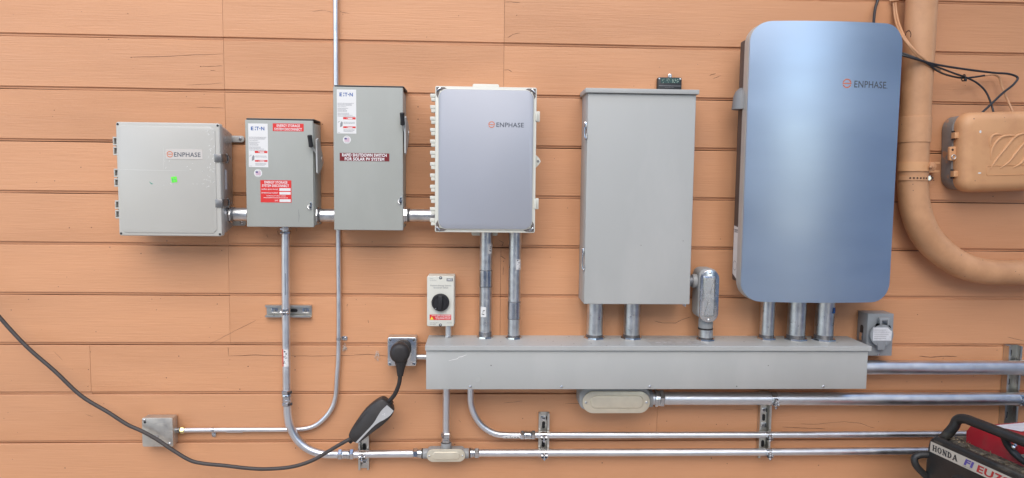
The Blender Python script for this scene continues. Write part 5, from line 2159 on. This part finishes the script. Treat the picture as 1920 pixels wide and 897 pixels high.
# ------------------------------------------------------------------ painted service box at the right edge
def service_box():
    dl = .118
    db = .060
    ang = math.radians(2.2)
    x0 = 1.7873
    zt, zb = 1.8306, 1.5315
    wd = .36
    zc = (zt + zb) / 2
    hh = (zt - zb) / 2
    piv = Vector((x0, 0, zc))
    t = thing('service_box', 'peach painted plastic service box with leaf relief, cut by the right edge', 'service box', (x0, 0, zb))
    ca, sa = math.cos(ang), math.sin(ang)

    def F(a, b, y):      # local x to the right, local z up, turned a little
        return Vector((x0 + a * ca - b * sa, y, zc + a * sa + b * ca))

    def rr(a0, a1, b0, b1, r, n=8):
        return rrect(a0, a1, b0, b1, r, n)
    bm = B()
    add_prism(bm, rr(-.006, wd - .01, -hh + .010, hh - .008, .050), -db - .004, -.004, fn=F, bev=.004)
    part('base', bm, 'base_grey', t)
    # domed lid built from shrinking outlines
    bm = B()
    prof = [(0, -db - .0045), (0, -db - .022), (.003, -db - .034), (.010, -dl + .012), (.020, -dl + .004), (.034, -dl), ]
    rings = []
    for ins, y in prof:
        rings.append([bm.verts.new(F(a, b, y)) for a, b in rr(ins, wd - ins, -hh + ins, hh - ins, max(.012, .052 - ins * .8))])
    for p, q in zip(rings, rings[1:]):
        n = len(p)
        for k in range(n):
            bm.faces.new((p[k], p[(k + 1) % n], q[(k + 1) % n], q[k]))
    bm.faces.new(rings[-1])
    bm.faces.new(rings[0])
    part('lid', bm, 'box_paint', t, sharp=60)
    # leaf shaped relief: nested ridges
    bm = B()
    ox, oz = .105, .050
    curves = [
        [(.000, -.034), (-.002, -.010), (.006, .008), (.022, .014), (.044, .012)],
        [(.004, -.078), (.004, -.050), (.018, -.018), (.045, .004), (.080, .008), (.098, .006)],
        [(.004, -.112), (.018, -.088), (.060, -.036), (.096, .004), (.125, .014), (.150, .012)],
        [(.040, -.112), (.070, -.092), (.100, -.055), (.130, -.022), (.165, -.004)],
        [(.090, -.112), (.118, -.096), (.140, -.070), (.165, -.052)]]
    for cv in curves:
        pts = smooth_path([F(ox + a, oz + b, -dl - .0002) for a, b in cv], 5)
        add_tube(bm, pts, [.0010 + .0036 * math.sin(PI * min(1, max(0.03, k / (len(pts) - 1)))) ** .5 for k in range(len(pts))], 8)
    part('leaf_relief', bm, 'box_paint', t)
    bm = B()
    a0, a1, b0, b1 = .092, .30, -hh + .060, -hh + .098
    outer, inner = rr(a0, a1, b0, b1, .006, 4), rr(a0 + .0022, a1 - .0022, b0 + .0022, b1 - .0022, .004, 4)
    vo = [bm.verts.new(F(a, b, -dl - .0001)) for a, b in outer]
    vi = [bm.verts.new(F(a, b, -dl - .0001)) for a, b in inner]
    vm = [bm.verts.new(F((a + c) / 2, (b + e) / 2, -dl - .0022)) for (a, b), (c, e) in zip(outer, inner)]
    n = len(vo)
    for k in range(n):
        bm.faces.new((vo[k], vo[(k + 1) % n], vm[(k + 1) % n], vm[k]))
        bm.faces.new((vi[k], vi[(k + 1) % n], vm[(k + 1) % n], vm[k]))
    part('name_frame', bm, 'box_paint', t)
    for b in (hh - .085, -hh + .070):
        bm = B()
        add_prism(bm, rect(-.013, .004, b - .010, b + .012), -db - .030, -db - .010, fn=F, bev=.001)
        cl = part('clasp', bm, 'box_paint', t)
        bm = B()
        add_prism(bm, rect(-.0145, -.008, b - .017, b - .011), -db - .024, -db - .012, fn=F)
        part('clasp_slot', bm, 'dark_gap', cl)
        bm = B()
        add_prism(bm, rect(-.0145, -.008, b + .013, b + .018), -db - .024, -db - .012, fn=F)
        part('clasp_slot', bm, 'dark_gap', cl)
    bm = B()
    add_prism(bm, rr(-.024, .003, -.028, .024, .006, 4), -db - .018, -db - .008, fn=F, bev=.001)
    lk = part('lock_tab', bm, 'box_paint', t)
    bm = B()
    add_prism(bm, [(-.012 + .0045 * math.cos(k * PI / 6), .012 + .0045 * math.sin(k * PI / 6)) for k in range(12)], -db - .0186, -db - .0178, fn=F)
    part('lock_hole', bm, 'dark_gap', lk)
    bm = B()
    add_tube(bm, [F(-.008 + .0078 * math.cos(k * PI / 8), -.015 + .0085 * math.sin(k * PI / 8), -db - .0195) for k in range(17)], .0020, 8, cap=False)
    part('lock_ring', bm, 'galvanised', lk)
    bm = B()
    for a, b in ((.065, .085), (.066, -.068)):
        add_prism(bm, [(a + .004 * math.cos(k * PI / 5) * (1 if b > 0 else 1.6), b - .01 + .0055 * math.sin(k * PI / 5) * (1 if b > 0 else .5)) for k in range(10)], -dl - .0008, -dl + .001, fn=F)
    part('paint_nick', bm, 'chalk_white', t)


service_box()


# ------------------------------------------------------------------ cables
def cable(label, pts, r, mat, name='cable', group=None, n=10):
    t = thing(name, label, 'cable', pts[len(pts) // 2], group)
    bm = B()
    add_tube(bm, smooth_path(pts, 7), r, n)
    part('sheath', bm, mat, t)
    return t


k1 = cable('black cable looping widest right above the painted service box',
           [(1.4824, -0.1, 2.0493), (1.5269, -0.135, 2.0285), (1.5916, -0.14, 2.0107), (1.6517, -0.13, 1.9997), (1.8161, -0.08, 1.9907), (1.9395, -0.05, 1.9856), (2.0041, -0.045, 1.9825), (2.0328, -0.047, 1.9697), (2.0179, -0.052, 1.9468), (1.9685, -0.06, 1.909), (1.9183, -0.07, 1.8652), (1.8796, -0.075, 1.8303), (1.8678, -0.07, 1.8126)], .0042, 'cable_black')
cable('black cable crossing in front of the drain pipe and ending in painted stretch',
      [(1.5227, -0.1, 2.05), (1.5683, -0.133, 2.0239), (1.619, -0.136, 2.0014), (1.6728, -0.115, 1.9788), (1.749, -0.07, 1.9693), (1.8249, -0.04, 1.9659), (1.8772, -0.032, 1.9718), (1.9232, -0.03, 1.9799), (1.9399, -0.03, 1.982)], .0036, 'cable_black')
cable('peach painted cable end dropping onto the service box',
      [(1.9151, -0.0298, 1.9782), (1.9399, -0.03, 1.9826), (1.9567, -0.03, 1.9817), (1.9721, -0.03, 1.9721), (1.9868, -0.034, 1.929), (2.0027, -0.045, 1.8813), (2.0116, -0.06, 1.8418), (2.0127, -0.07, 1.8228)], .0042, 'pipe_paint')
cable('lower black cable from the drain pipe into the service box',
      [(1.5938, -0.1345, 2.0146), (1.6352, -0.134, 1.9972), (1.7057, -0.095, 1.9893), (1.7807, -0.06, 1.9777), (1.8445, -0.042, 1.9642), (1.882, -0.042, 1.9458), (1.9087, -0.05, 1.9159), (1.9252, -0.06, 1.8708), (1.9308, -0.07, 1.8335), (1.9363, -0.07, 1.8137)], .0036, 'cable_black')
cable('upper peach painted cable curving over the drain pipe',
      [(1.4966, -0.01, 2.8957), (1.5491, -0.01, 2.3168), (1.5605, -0.012, 2.2573), (1.5637, -0.02, 2.2071), (1.5588, -0.05, 2.1568), (1.5511, -0.12, 2.0805), (1.5774, -0.136, 2.0407), (1.6226, -0.134, 2.0075), (1.6601, -0.118, 1.9897), (1.6925, -0.1, 1.9834)], .0046, 'pipe_paint')
cable('lower peach painted cable beside the battery corner',
      [(1.4865, -0.01, 2.8954), (1.5408, -0.01, 2.3166), (1.5528, -0.012, 2.2572), (1.555, -0.02, 2.2069), (1.5473, -0.05, 2.1616), (1.539, -0.112, 2.0962), (1.5573, -0.128, 2.06), (1.5879, -0.1335, 2.0242), (1.623, -0.131, 1.9994), (1.6685, -0.112, 1.983), (1.7078, -0.09, 1.9754)], .0040, 'pipe_paint')
cable('short black cable dropping behind the battery top', [(1.4784, -0.01, 2.8951), (1.4964, -0.01, 2.2959), (1.4929, -0.012, 2.2558), (1.4809, -0.02, 2.2246), (1.4636, -0.045, 2.1766), (1.4456, -0.08, 2.122)], .0052, 'cable_black')
c = Vector((1.8208, -0.046, 1.9654))
t = thing('cable_tie', 'small black cable tie binding the cables above the service box', 'cable tie', c)
bm = B()
add_tube(bm, [c + Vector((.001 * math.sin(a), -.010 * math.cos(a) - .002, .012 * math.sin(a))) for a in [k * PI / 8 for k in range(17)]], .0022, 8, cap=False)
part('loop', bm, 'cable_black', t)
bm = B()
add_box(bm, c.x - .004, c.x + .004, c.y - .017, c.y - .011, c.z - .015, c.z - .004, bev=.001)
part('tie_head', bm, 'cable_black', t)
# bit of wire that sticks out at the pipe
t = thing('wire_scrap', 'curled scrap of thin dark wire on the drain pipe near the top', 'wire', (1.545, -0.13, 2.1137))
bm = B()
add_tube(bm, smooth_path([(1.537, -0.128, 2.1006), (1.5387, -0.134, 2.1127), (1.5439, -0.138, 2.1177), (1.5538, -0.136, 2.105), (1.5537, -0.134, 2.094)], 5), .0012, 6)
add_tube(bm, smooth_path([(1.5371, -0.13, 2.1135), (1.5427, -0.137, 2.1141), (1.5501, -0.138, 2.1131)], 5), .0010, 6)
part('strand', bm, 'crack', t)
cable('painted loom clip at the top left of the drain pipe', [(1.539, -0.012, 2.2529), (1.5508, -0.02, 2.2531), (1.5721, -0.012, 2.2536)], .004, 'pipe_paint', name='cable_clip')


# ------------------------------------------------------------------ portable charger: plug, tail, control box, cord
def charger():
    root = (-0.2949, -0.085, 0.9172)
    t = thing('portable_charger', 'black portable charger with grey striped control box plugged into the outlet box', 'charger', root)
    # plug body
    px, pz = -0.2933, 0.9184
    bm = B()
    add_prism(bm, rrect(px - .026, px + .034, pz - .025, pz + .040, .026, 8), -.082, -.0645, bev=.004)
    part('receptacle_face', bm, 'rubber', t)
    bm = B()
    prof = [(.0, .030, .032), (.018, .037, .039), (.036, .036, .038), (.046, .030, .032), (.050, .020, .022)]
    rings = []
    for y, rx, rz in prof:
        rings.append([bm.verts.new((px - .003 + rx * math.cos(2 * PI * k / 28), -.0825 - y, pz + .001 + rz * math.sin(2 * PI * k / 28))) for k in range(28)])
    for p, q in zip(rings, rings[1:]):
        for k in range(28):
            bm.faces.new((p[k], p[(k + 1) % 28], q[(k + 1) % 28], q[k]))
    bm.faces.new(rings[0])
    bm.faces.new(rings[-1])
    pl = part('plug', bm, 'rubber', t, sharp=50)
    bm = B()
    tail = [(-0.2932, -0.1, 0.9047), (-0.2936, -0.105, 0.8779), (-0.2954, -0.105, 0.8477), (-0.2958, -0.105, 0.8316)]
    add_tube(bm, smooth_path(tail, 5), [.026, .0255, .025, .024, .023, .021, .019, .017, .0155, .0145, .0138, .0132, .0125, .0118, .0112, .011][:len(smooth_path(tail, 5))], 18)
    part('strain_relief', bm, 'rubber', pl)
    bm = B()
    cordpts = [(-0.2956, -0.105, 0.8517), (-0.2962, -0.105, 0.8316), (-0.2996, -0.103, 0.8048), (-0.3093, -0.098, 0.7751), (-0.3219, -0.092, 0.751), (-0.3406, -0.086, 0.7288), (-0.355, -0.082, 0.7091)]
    add_tube(bm, smooth_path(cordpts, 7), .0078, 14)
    part('short_cord', bm, 'rubber', t)
    # control box: long rounded slab hanging at a slant
    a = Vector((-0.3447, -0.085, 0.7203))
    b = Vector((-0.4722, -0.085, 0.5856))
    ax = (b - a)
    L = ax.length
    ax.normalize()
    sd = Vector((ax.z, 0, -ax.x)).normalized()      # across the slab
    if sd.x < 0:
        sd = -sd
    out = Vector((0, -1, 0))
    m = Matrix((( ax.x, sd.x, out.x, a.x), (ax.y, sd.y, out.y, a.y), (ax.z, sd.z, out.z, a.z), (0, 0, 0, 1)))
    # outline in (along, across)
    pts = [(-.004, -.030), (-.008, -.020), (-.006, .022), (.004, .036), (.03, .043), (.075, .042), (.12, .034), (L - .006, .024), (L + .004, .014), (L + .006, -.012), (L + .000, -.024), (.12, -.040), (.07, -.046), (.028, -.042), (.006, -.036)]
    sm = [Vector((p.x, p.y, 0)) for p in smooth_path([Vector((x, y, 0)) for x, y in pts + [pts[0]]], 3)][:-1]
    cen = sum(sm, Vector()) / len(sm)
    rings = []
    bm = B()
    for s, h in ((.82, -.036), (.95, -.030), (1.0, -.016), (1.0, .004), (.95, .014), (.86, .0185)):
        rings.append([bm.verts.new(m @ Vector((cen.x + (p.x - cen.x) * (1 - (1 - s) * .55), cen.y + (p.y - cen.y) * s, h))) for p in sm])
    n = len(sm)
    for p, q in zip(rings, rings[1:]):
        for k in range(n):
            bm.faces.new((p[k], p[(k + 1) % n], q[(k + 1) % n], q[k]))
    bm.faces.new(rings[0])
    bm.faces.new(rings[-1])
    box = part('control_box', bm, 'charger_body', t, sharp=50)
    # pale inlay: broad at the top, a thin stripe at the bottom
    bm = B()
    up = [(.000, .000), (.030, -.001), (.055, .004), (.075, .009), (.10, .0115), (L - .002, .0125)]
    lo = [(-.001, .033), (.020, .035), (.045, .031), (.065, .024), (.09, .0195), (L - .004, .0195)]
    up = [(p.x, p.y) for p in smooth_path([Vector((x, y, 0)) for x, y in up], 5)]
    lo = [(p.x, p.y) for p in smooth_path([Vector((x, y, 0)) for x, y in lo], 5)]
    h = .0192
    vu = [bm.verts.new(m @ Vector((x, y, h))) for x, y in up]
    vl = [bm.verts.new(m @ Vector((x, y, h))) for x, y in lo]
    vu2 = [bm.verts.new(m @ Vector((x, y, h - .004))) for x, y in up]
    vl2 = [bm.verts.new(m @ Vector((x, y, h - .004))) for x, y in lo]
    for k in range(len(vu) - 1):
        bm.faces.new((vu[k], vu[k + 1], vl[k + 1], vl[k]))
        bm.faces.new((vu[k], vu[k + 1], vu2[k + 1], vu2[k]))
        bm.faces.new((vl[k], vl[k + 1], vl2[k + 1], vl2[k]))
    inl = part('panel_inlay', bm, 'charger_panel', box)
    bm = B()
    for x, y in ((.030, .016), (.036, .013), (.033, .020)):
        add_cyl(bm, m @ Vector((x, y, h)), m @ Vector((x, y, h + .0006)), .0014, 8)
    part('indicator', bm, 'ink_white', inl)
    bm = B()
    add_cyl(bm, m @ Vector((-.016, .002, -.006)), m @ Vector((.002, .002, -.006)), .012, 16, r1=.014)
    part('cord_grommet', bm, 'rubber', box)
    bm = B()
    add_cyl(bm, m @ Vector((L - .002, -.003, -.006)), m @ Vector((L + .022, -.003, -.006)), .012, 16, r1=.0095)
    part('cord_grommet', bm, 'rubber', box)
    # long cord hanging to the left
    bm = B()
    pts = [(-0.4693, -0.09, 0.5946), (-0.4876, -0.09, 0.5851), (-0.5249, -0.09, 0.5641), (-0.5686, -0.09, 0.5375), (-0.6238, -0.092, 0.5059), (-0.697, -0.092, 0.4821), (-0.7967, -0.09, 0.4727), (-0.8634, -0.088, 0.4753), (-0.9521, -0.086, 0.4855), (-1.0309, -0.084, 0.4934), (-1.0744, -0.082, 0.5034), (-1.1397, -0.08, 0.5426), (-1.1998, -0.078, 0.5847), (-1.2533, -0.078, 0.6162), (-1.3026, -0.076, 0.6386), (-1.3716, -0.074, 0.6847), (-1.4686, -0.072, 0.7467), (-1.5627, -0.072, 0.8419), (-1.6561, -0.072, 0.9303), (-1.7479, -0.072, 1.0387), (-1.8253, -0.075, 1.1484), (-1.9, -0.08, 1.2648), (-2.0724, -0.08, 1.4925), (-2.3236, -0.07, 1.6966), (-2.5581, -0.03, 1.7337)]
    add_tube(bm, smooth_path(pts, 7), .0070, 14)
    part('long_cord', bm, 'cord_grey', t)


charger()


# ------------------------------------------------------------------ nipple between outlet box and trough
t = thing('pipe_nipple', 'stub pipe joining the outlet box to the trough end', 'pipe', (-0.2243, -0.03, 0.8853), 'short level pipes between boxes')
bm = B()
add_cyl(bm, (-0.2425, -0.03, 0.8843), (-0.1919, -0.03, 0.8843), 0.0108, 20)
part('tube', bm, 'galvanised', t)


# ------------------------------------------------------------------ generator at lower right
def generator():
    U = Vector((math.sin(math.radians(10.3)), -math.cos(math.radians(10.3)), 0))     # along the side, towards the viewer
    V = Vector((math.cos(math.radians(10.3)), math.sin(math.radians(10.3)), 0))      # to the right, across
    O = Vector((1.6392, -0.25, 0.6434))
    top = O.z
    t = thing('generator', 'dusty black and red portable generator with black carry handle, lower right corner', 'generator', (O.x + .2, O.y - .2, 0))

    def P(u, v, z):
        return Vector((O.x, O.y, top)) + U * u + V * v + Vector((0, 0, z))

    def slab(bm, u0, u1, v0, v1, z0, z1, bev=.004):
        t2 = B()
        bmesh.ops.create_cube(t2, size=1.0)
        for w in t2.verts:
            w.co = Vector((u0 + (w.co.x + .5) * (u1 - u0), v0 + (w.co.y + .5) * (v1 - v0), z0 + (w.co.z + .5) * (z1 - z0)))
        if bev:
            bmesh.ops.bevel(t2, geom=t2.edges[:], offset=bev, segments=2, affect='EDGES', profile=.5)
        for w in t2.verts:
            w.co = P(*w.co)
        merge(bm, t2)

    LEN, WID = .86, .60
    # lower shell
    bm = B()
    slab(bm, -.010, LEN, .003, WID, -top + .09, -.012, .02)
    part('shell', bm, 'generator_black', t)
    # side panel with cut rear corner
    bm = B()
    prof = [(-.004, -.60), (LEN, -.60), (LEN, -.004), (.020, -.004), (.000, -.020), (-.006, -.10)]
    f = [bm.verts.new(P(u, .0, z)) for u, z in prof]
    g = [bm.verts.new(P(u, .0029, z)) for u, z in prof]
    bm.faces.new(f)
    bm.faces.new(g)
    for k in range(len(f)):
        bm.faces.new((f[k], f[(k + 1) % len(f)], g[(k + 1) % len(f)], g[k]))
    part('side_panel', bm, 'generator_black', t)
    # rounded rear pillar
    bm = B()
    add_tube(bm, smooth_path([P(-.004, .014, -.58), P(-.006, .014, -.2), P(-.002, .014, -.05), P(.010, .014, -.012), P(.035, .016, -.004)], 6), .013, 14)
    part('rear_pillar', bm, 'generator_black', t)
    # top rim roll
    bm = B()
    add_tube(bm, [P(.018, .013, -.003), P(.4, .013, -.003), P(LEN, .013, -.003)], .0125, 16)
    part('top_rim', bm, 'generator_black', t)
    # dusty ledge and its ribs
    bm = B()
    slab(bm, .0, LEN, .020, .150, -.030, -.0045, .003)
    lg = part('dusty_ledge', bm, 'generator_dust', t)
    for k in range(9):
        bm = B()
        u = .05 + k * .075
        slab(bm, u, u + .055, .034, .062, -.0060, .0035, .003)
        part('ledge_rib', bm, 'generator_dust', lg)
    # name strip on the side
    bm = B()
    sh = .038
    f = [P(u, -.0008, z) for u, z in ((.005, -.014), (.62, -.014), (.62, -.014 - sh), (.003, -.014 - sh))]
    g = [p + V * .0007 for p in f]
    fv, gv = [bm.verts.new(p) for p in f], [bm.verts.new(p) for p in g]
    bm.faces.new(fv)
    bm.faces.new(gv)
    for k in range(4):
        bm.faces.new((fv[k], fv[(k + 1) % 4], gv[(k + 1) % 4], gv[k]))
    strip = part('name_strip', bm, 'strip_cream', t)
    fn = lambda X, Z, y: P(X, -.0012, Z)
    # slab serif capitals drawn from strokes on a 1 x 1 cell
    s = .13
    serif = lambda x, y: [(x - .19, y - .065), (x + .19, y - .065), (x + .19, y + .065), (x - .19, y + .065)]

    def bar(x0, y0, x1, y1, w):
        dx, dy = x1 - x0, y1 - y0
        l = math.hypot(dx, dy)
        nx, ny = -dy / l * w / 2, dx / l * w / 2
        return [(x0 + nx, y0 + ny), (x1 + nx, y1 + ny), (x1 - nx, y1 - ny), (x0 - nx, y0 - ny)]
    glyph = {
        'H': [bar(.22, 0, .22, 1, .27), bar(.78, 0, .78, 1, .27), bar(.22, .5, .78, .5, .16), serif(.22, .05), serif(.22, .95), serif(.78, .05), serif(.78, .95)],
        'N': [bar(.20, 0, .20, 1, .17), bar(.80, 0, .80, 1, .17), bar(.18, 1, .82, 0, .29), serif(.20, .05), serif(.20, .95), serif(.80, .95)],
        'A': [bar(.5, 1, .14, 0, .17), bar(.5, 1, .84, 0, .29), bar(.25, .30, .72, .30, .14), serif(.14, .05), serif(.86, .05)],
        'D': [bar(.22, 0, .22, 1, .27), serif(.18, .05), serif(.18, .95)],
        'O': []}

    def arc_pts(cx, cy, rx, ry, w, a0, a1, n=16):
        q = []
        for k in range(n):
            b0, b1 = math.radians(a0 + (a1 - a0) * k / n), math.radians(a0 + (a1 - a0) * (k + 1) / n)
            q.append([(cx + rx * math.cos(b0), cy + ry * math.sin(b0)), (cx + rx * math.cos(b1), cy + ry * math.sin(b1)),
                      (cx + (rx - w) * math.cos(b1), cy + (ry - w * .55) * math.sin(b1)), (cx + (rx - w) * math.cos(b0), cy + (ry - w * .55) * math.sin(b0))])
        return q
    glyph['O'] = arc_pts(.5, .5, .46, .52, .26, 0, 360, 24)
    glyph['D'] += arc_pts(.30, .5, .58, .5, .26, -90, 90)
    bm = B()
    lh = .0210
    u0 = .014
    lw = .0205
    for k, ch in enumerate('HONDA'):
        for i, poly in enumerate(glyph[ch]):
            bm.faces.new([bm.verts.new(P(u0 + k * (lw + .0016) + x * lw, -.0012 - i * .00002, -.0435 + y * lh)) for x, y in poly])
    part('lettering', bm, 'ink_black', strip)
    bm = B()
    add_text(bm, 'FI', .150, .184, -.0425, -.0195, 0, .045, fn=lambda X, Z, y: P(X + (Z + .04) * .35, -.0012, Z))
    part('lettering', bm, 'ink_purple', strip)
    bm = B()
    add_text(bm, 'INJECTION', .146, .180, -.0480, -.0455, 0, .01, fn=fn)
    part('lettering', bm, 'ink_black', strip)
    bm = B()
    add_text(bm, 'EU7000is', .202, .410, -.0470, -.0205, 0, .03, fn=lambda X, Z, y: P(X + (Z + .04) * .25, -.0012, Z))
    part('lettering', bm, 'ink_red', strip)
    # recessed red side field with raised black surround
    bm = B()
    ring = [(.085, -.14), (.105, -.098), (.13, -.086), (.60, -.086), (.60, -.40), (.085, -.40)]
    inn = [(.103, -.145), (.118, -.112), (.137, -.103), (.58, -.103), (.58, -.38), (.103, -.38)]
    vo = [bm.verts.new(P(u, -.0006, z)) for u, z in ring]
    vm = [bm.verts.new(P((u + a) / 2, -.007, (z + b) / 2)) for (u, z), (a, b) in zip(ring, inn)]
    vi = [bm.verts.new(P(u, -.0012, z)) for u, z in inn]
    for k in range(6):
        bm.faces.new((vo[k], vo[(k + 1) % 6], vm[(k + 1) % 6], vm[k]))
        bm.faces.new((vm[k], vm[(k + 1) % 6], vi[(k + 1) % 6], vi[k]))
    part('field_surround', bm, 'generator_black', t)
    bm = B()
    fv = [bm.verts.new(P(u, -.0010, z)) for u, z in inn]
    bm.faces.new(fv)
    part('red_field', bm, 'label_red', t)
    # red upper cover: sloping flank, then the top
    bm = B()
    rows = [[(.060, .098, -.006), (.044, .112, .030), (.050, .124, .052), (.075, .140, .060)],
            [(.30, .098, -.006), (.30, .112, .032), (.30, .124, .056), (.30, .140, .064)],
            [(LEN, .098, -.006), (LEN, .112, .032), (LEN, .124, .056), (LEN, .140, .064)]]
    rows[0].append((.080, WID - .10, .064))
    rows[1].append((.30, WID - .10, .070))
    rows[2].append((LEN, WID - .10, .070))
    VV = [[bm.verts.new(P(*p)) for p in row] for row in rows]
    for p, q in zip(VV, VV[1:]):
        for k in range(len(p) - 1):
            bm.faces.new((p[k], p[k + 1], q[k + 1], q[k]))
    c0, c1 = bm.verts.new(P(.060, WID - .10, -.006)), bm.verts.new(P(LEN, WID - .10, -.006))
    bm.faces.new(VV[0] + [c0])
    bm.faces.new(VV[-1] + [c1])
    part('red_cover', bm, 'generator_red', t, sharp=24)
    bm = B()

    def quad_on_top(bm, pts, dz):
        bm.faces.new([bm.verts.new(P(u, v, .0600 + .0045 * min(1, max(0, (u - .08) / .22)) + (.0060 - .0045 * 0) * 0 + dz)) for u, v in pts])
    # pale decals on the top
    def top_z(u, v):
        f = min(1, max(0, (u - .078) / .222))
        g = min(1, max(0, (v - .140) / (WID - .24)))
        return .060 + .004 * f + g * (.004 + .002 * f)
    bm = B()
    for poly in ([(.090, .170), (.090, .470), (.150, .470), (.165, .215)], [(.205, .185), (.190, .470), (.235, .470), (.250, .200)]):
        n = 6
        for k in range(n):
            def L(a, b, s):
                return (a[0] + (b[0] - a[0]) * s, a[1] + (b[1] - a[1]) * s)
            p0, p1 = L(poly[0], poly[1], k / n), L(poly[0], poly[1], (k + 1) / n)
            q0, q1 = L(poly[3], poly[2], k / n), L(poly[3], poly[2], (k + 1) / n)
            bm.faces.new([bm.verts.new(P(u, v, top_z(u, v) + .0022)) for u, v in (p0, p1, q1, q0)])
    part('top_decal', bm, 'label_worn', t)
    bm = B()
    slab(bm, .27, .52, .18, .44, .069, .078, .004)
    part('top_hatch', bm, 'generator_grey', t)
    # carry handle: square bar with bent ends
    bm = B()
    hp = [P(.012, .045, -.006), P(.042, .058, .050), P(.052, .062, .078), P(.078, .064, .0905), P(.13, .064, .092), P(.30, .064, .092), P(.46, .064, .092), P(.50, .064, .088), P(.535, .060, .060), P(.56, .050, -.004)]
    add_tube(bm, smooth_path(hp, 6), .0172, 14)
    hd = part('carry_handle', bm, 'generator_black', t)
    bm = B()
    add_tube(bm, smooth_path([P(.232, .068, .082), P(.236, .082, .052), P(.258, .094, .026), P(.32, .100, .008), P(.42, .102, .004)], 6), [.012] * 25, 12)
    part('handle_bracket', bm, 'generator_black', hd)
    bm = B()
    add_lathe(bm, P(.258, .080, .056), U, [(0, .010), (.006, .011), (.012, .007)], 14)
    part('bracket_bolt', bm, 'zinc_fitting', hd)
    bm = B()
    add_prism(bm, [(.27, .010), (.46, .010), (.46, .048), (.30, .048), (.275, .034)], .094, .0975, fn=lambda a, b, k: P(a, k, b))
    part('grey_flank', bm, 'generator_grey', t)
    # rear tube loop
    bm = B()
    add_tube(bm, smooth_path([P(-.005, .02, -.070), P(-.018, -.020, -.072), P(-.022, -.040, -.082), P(-.018, -.040, -.105), P(-.010, -.010, -.140), P(-.006, .01, -.155)], 6), .0125, 12)
    part('rear_tube', bm, 'generator_black', t)
    # wheels and feet so that it stands
    for u in (.12, .70):
        for v in (.03, WID - .08):
            bm = B()
            c = P(u, v, -top + .085)
            add_lathe(bm, c, V, [(0, .070), (.006, .084), (.040, .084), (.046, .070)], 28)
            wh = part('wheel', bm, 'rubber', t)
            bm = B()
            add_lathe(bm, c - V * .003, V, [(0, .03), (.004, .045), (.052, .045), (.056, .03)], 20)
            part('hub', bm, 'generator_grey', wh)
    # dead leaves and straw caught in the ledge
    rnd = random.Random(8)
    bm = B()
    for k in range(90):
        u, v = rnd.uniform(.03, .48), rnd.uniform(.022, .095)
        c = P(u, v, -.001 + rnd.uniform(0, .006))
        a = rnd.uniform(0, 2 * PI)
        ln, wd = rnd.uniform(.004, .026), rnd.uniform(.0006, .0016)
        e = Vector((math.cos(a), math.sin(a), rnd.uniform(-.2, .25))) * ln
        s2 = Vector((-math.sin(a), math.cos(a), 0)) * wd
        bm.faces.new([bm.verts.new(p) for p in (c - e - s2, c + e - s2 * .3, c + e + s2 * .3, c - e + s2)])
    part('straw_litter', bm, 'straw', t, kind='stuff')
    bm = B()
    for k in range(26):
        u, v = rnd.choice((rnd.uniform(.035, .085), rnd.uniform(.36, .46))), rnd.uniform(.04, .09)
        c = P(u, v, .004 + rnd.uniform(0, .004))
        a = rnd.uniform(0, 2 * PI)
        r = rnd.uniform(.003, .007)
        bm.faces.new([bm.verts.new(c + Vector((r * math.cos(a + q) * (1 if q % 2 else .5), r * math.sin(a + q) * .8, rnd.uniform(-.002, .003)))) for q in (0, 1.2, 2.4, 3.6, 4.8)])
    part('leaf_litter', bm, 'dry_leaf', t, kind='stuff')


generator()


# ------------------------------------------------------------------ tatters of cobweb on the wall
def cobweb(label, cx, cz, r, seed, y=-.004):
    t = thing('cobweb', label, 'cobweb', (cx, y, cz))
    rnd = random.Random(seed)
    bm = B()
    for k in range(16):
        p = Vector((cx + rnd.gauss(0, r * .35), y - rnd.uniform(0, .004), cz + rnd.gauss(0, r)))
        pts = [p]
        for j in range(3):
            pts.append(pts[-1] + Vector((rnd.uniform(-.006, .006), rnd.uniform(-.001, .001), rnd.uniform(-.007, .007))))
        add_tube(bm, pts, .0006, 4)
    part('strands', bm, 'web', t, kind='stuff')


cobweb('dusty cobweb tuft on the wall left of the outlet box', -0.3951, 0.8798, .012, 1)
cobweb('faint cobweb below the strap on the thin conduit', -0.5177, 0.9129, .008, 2)
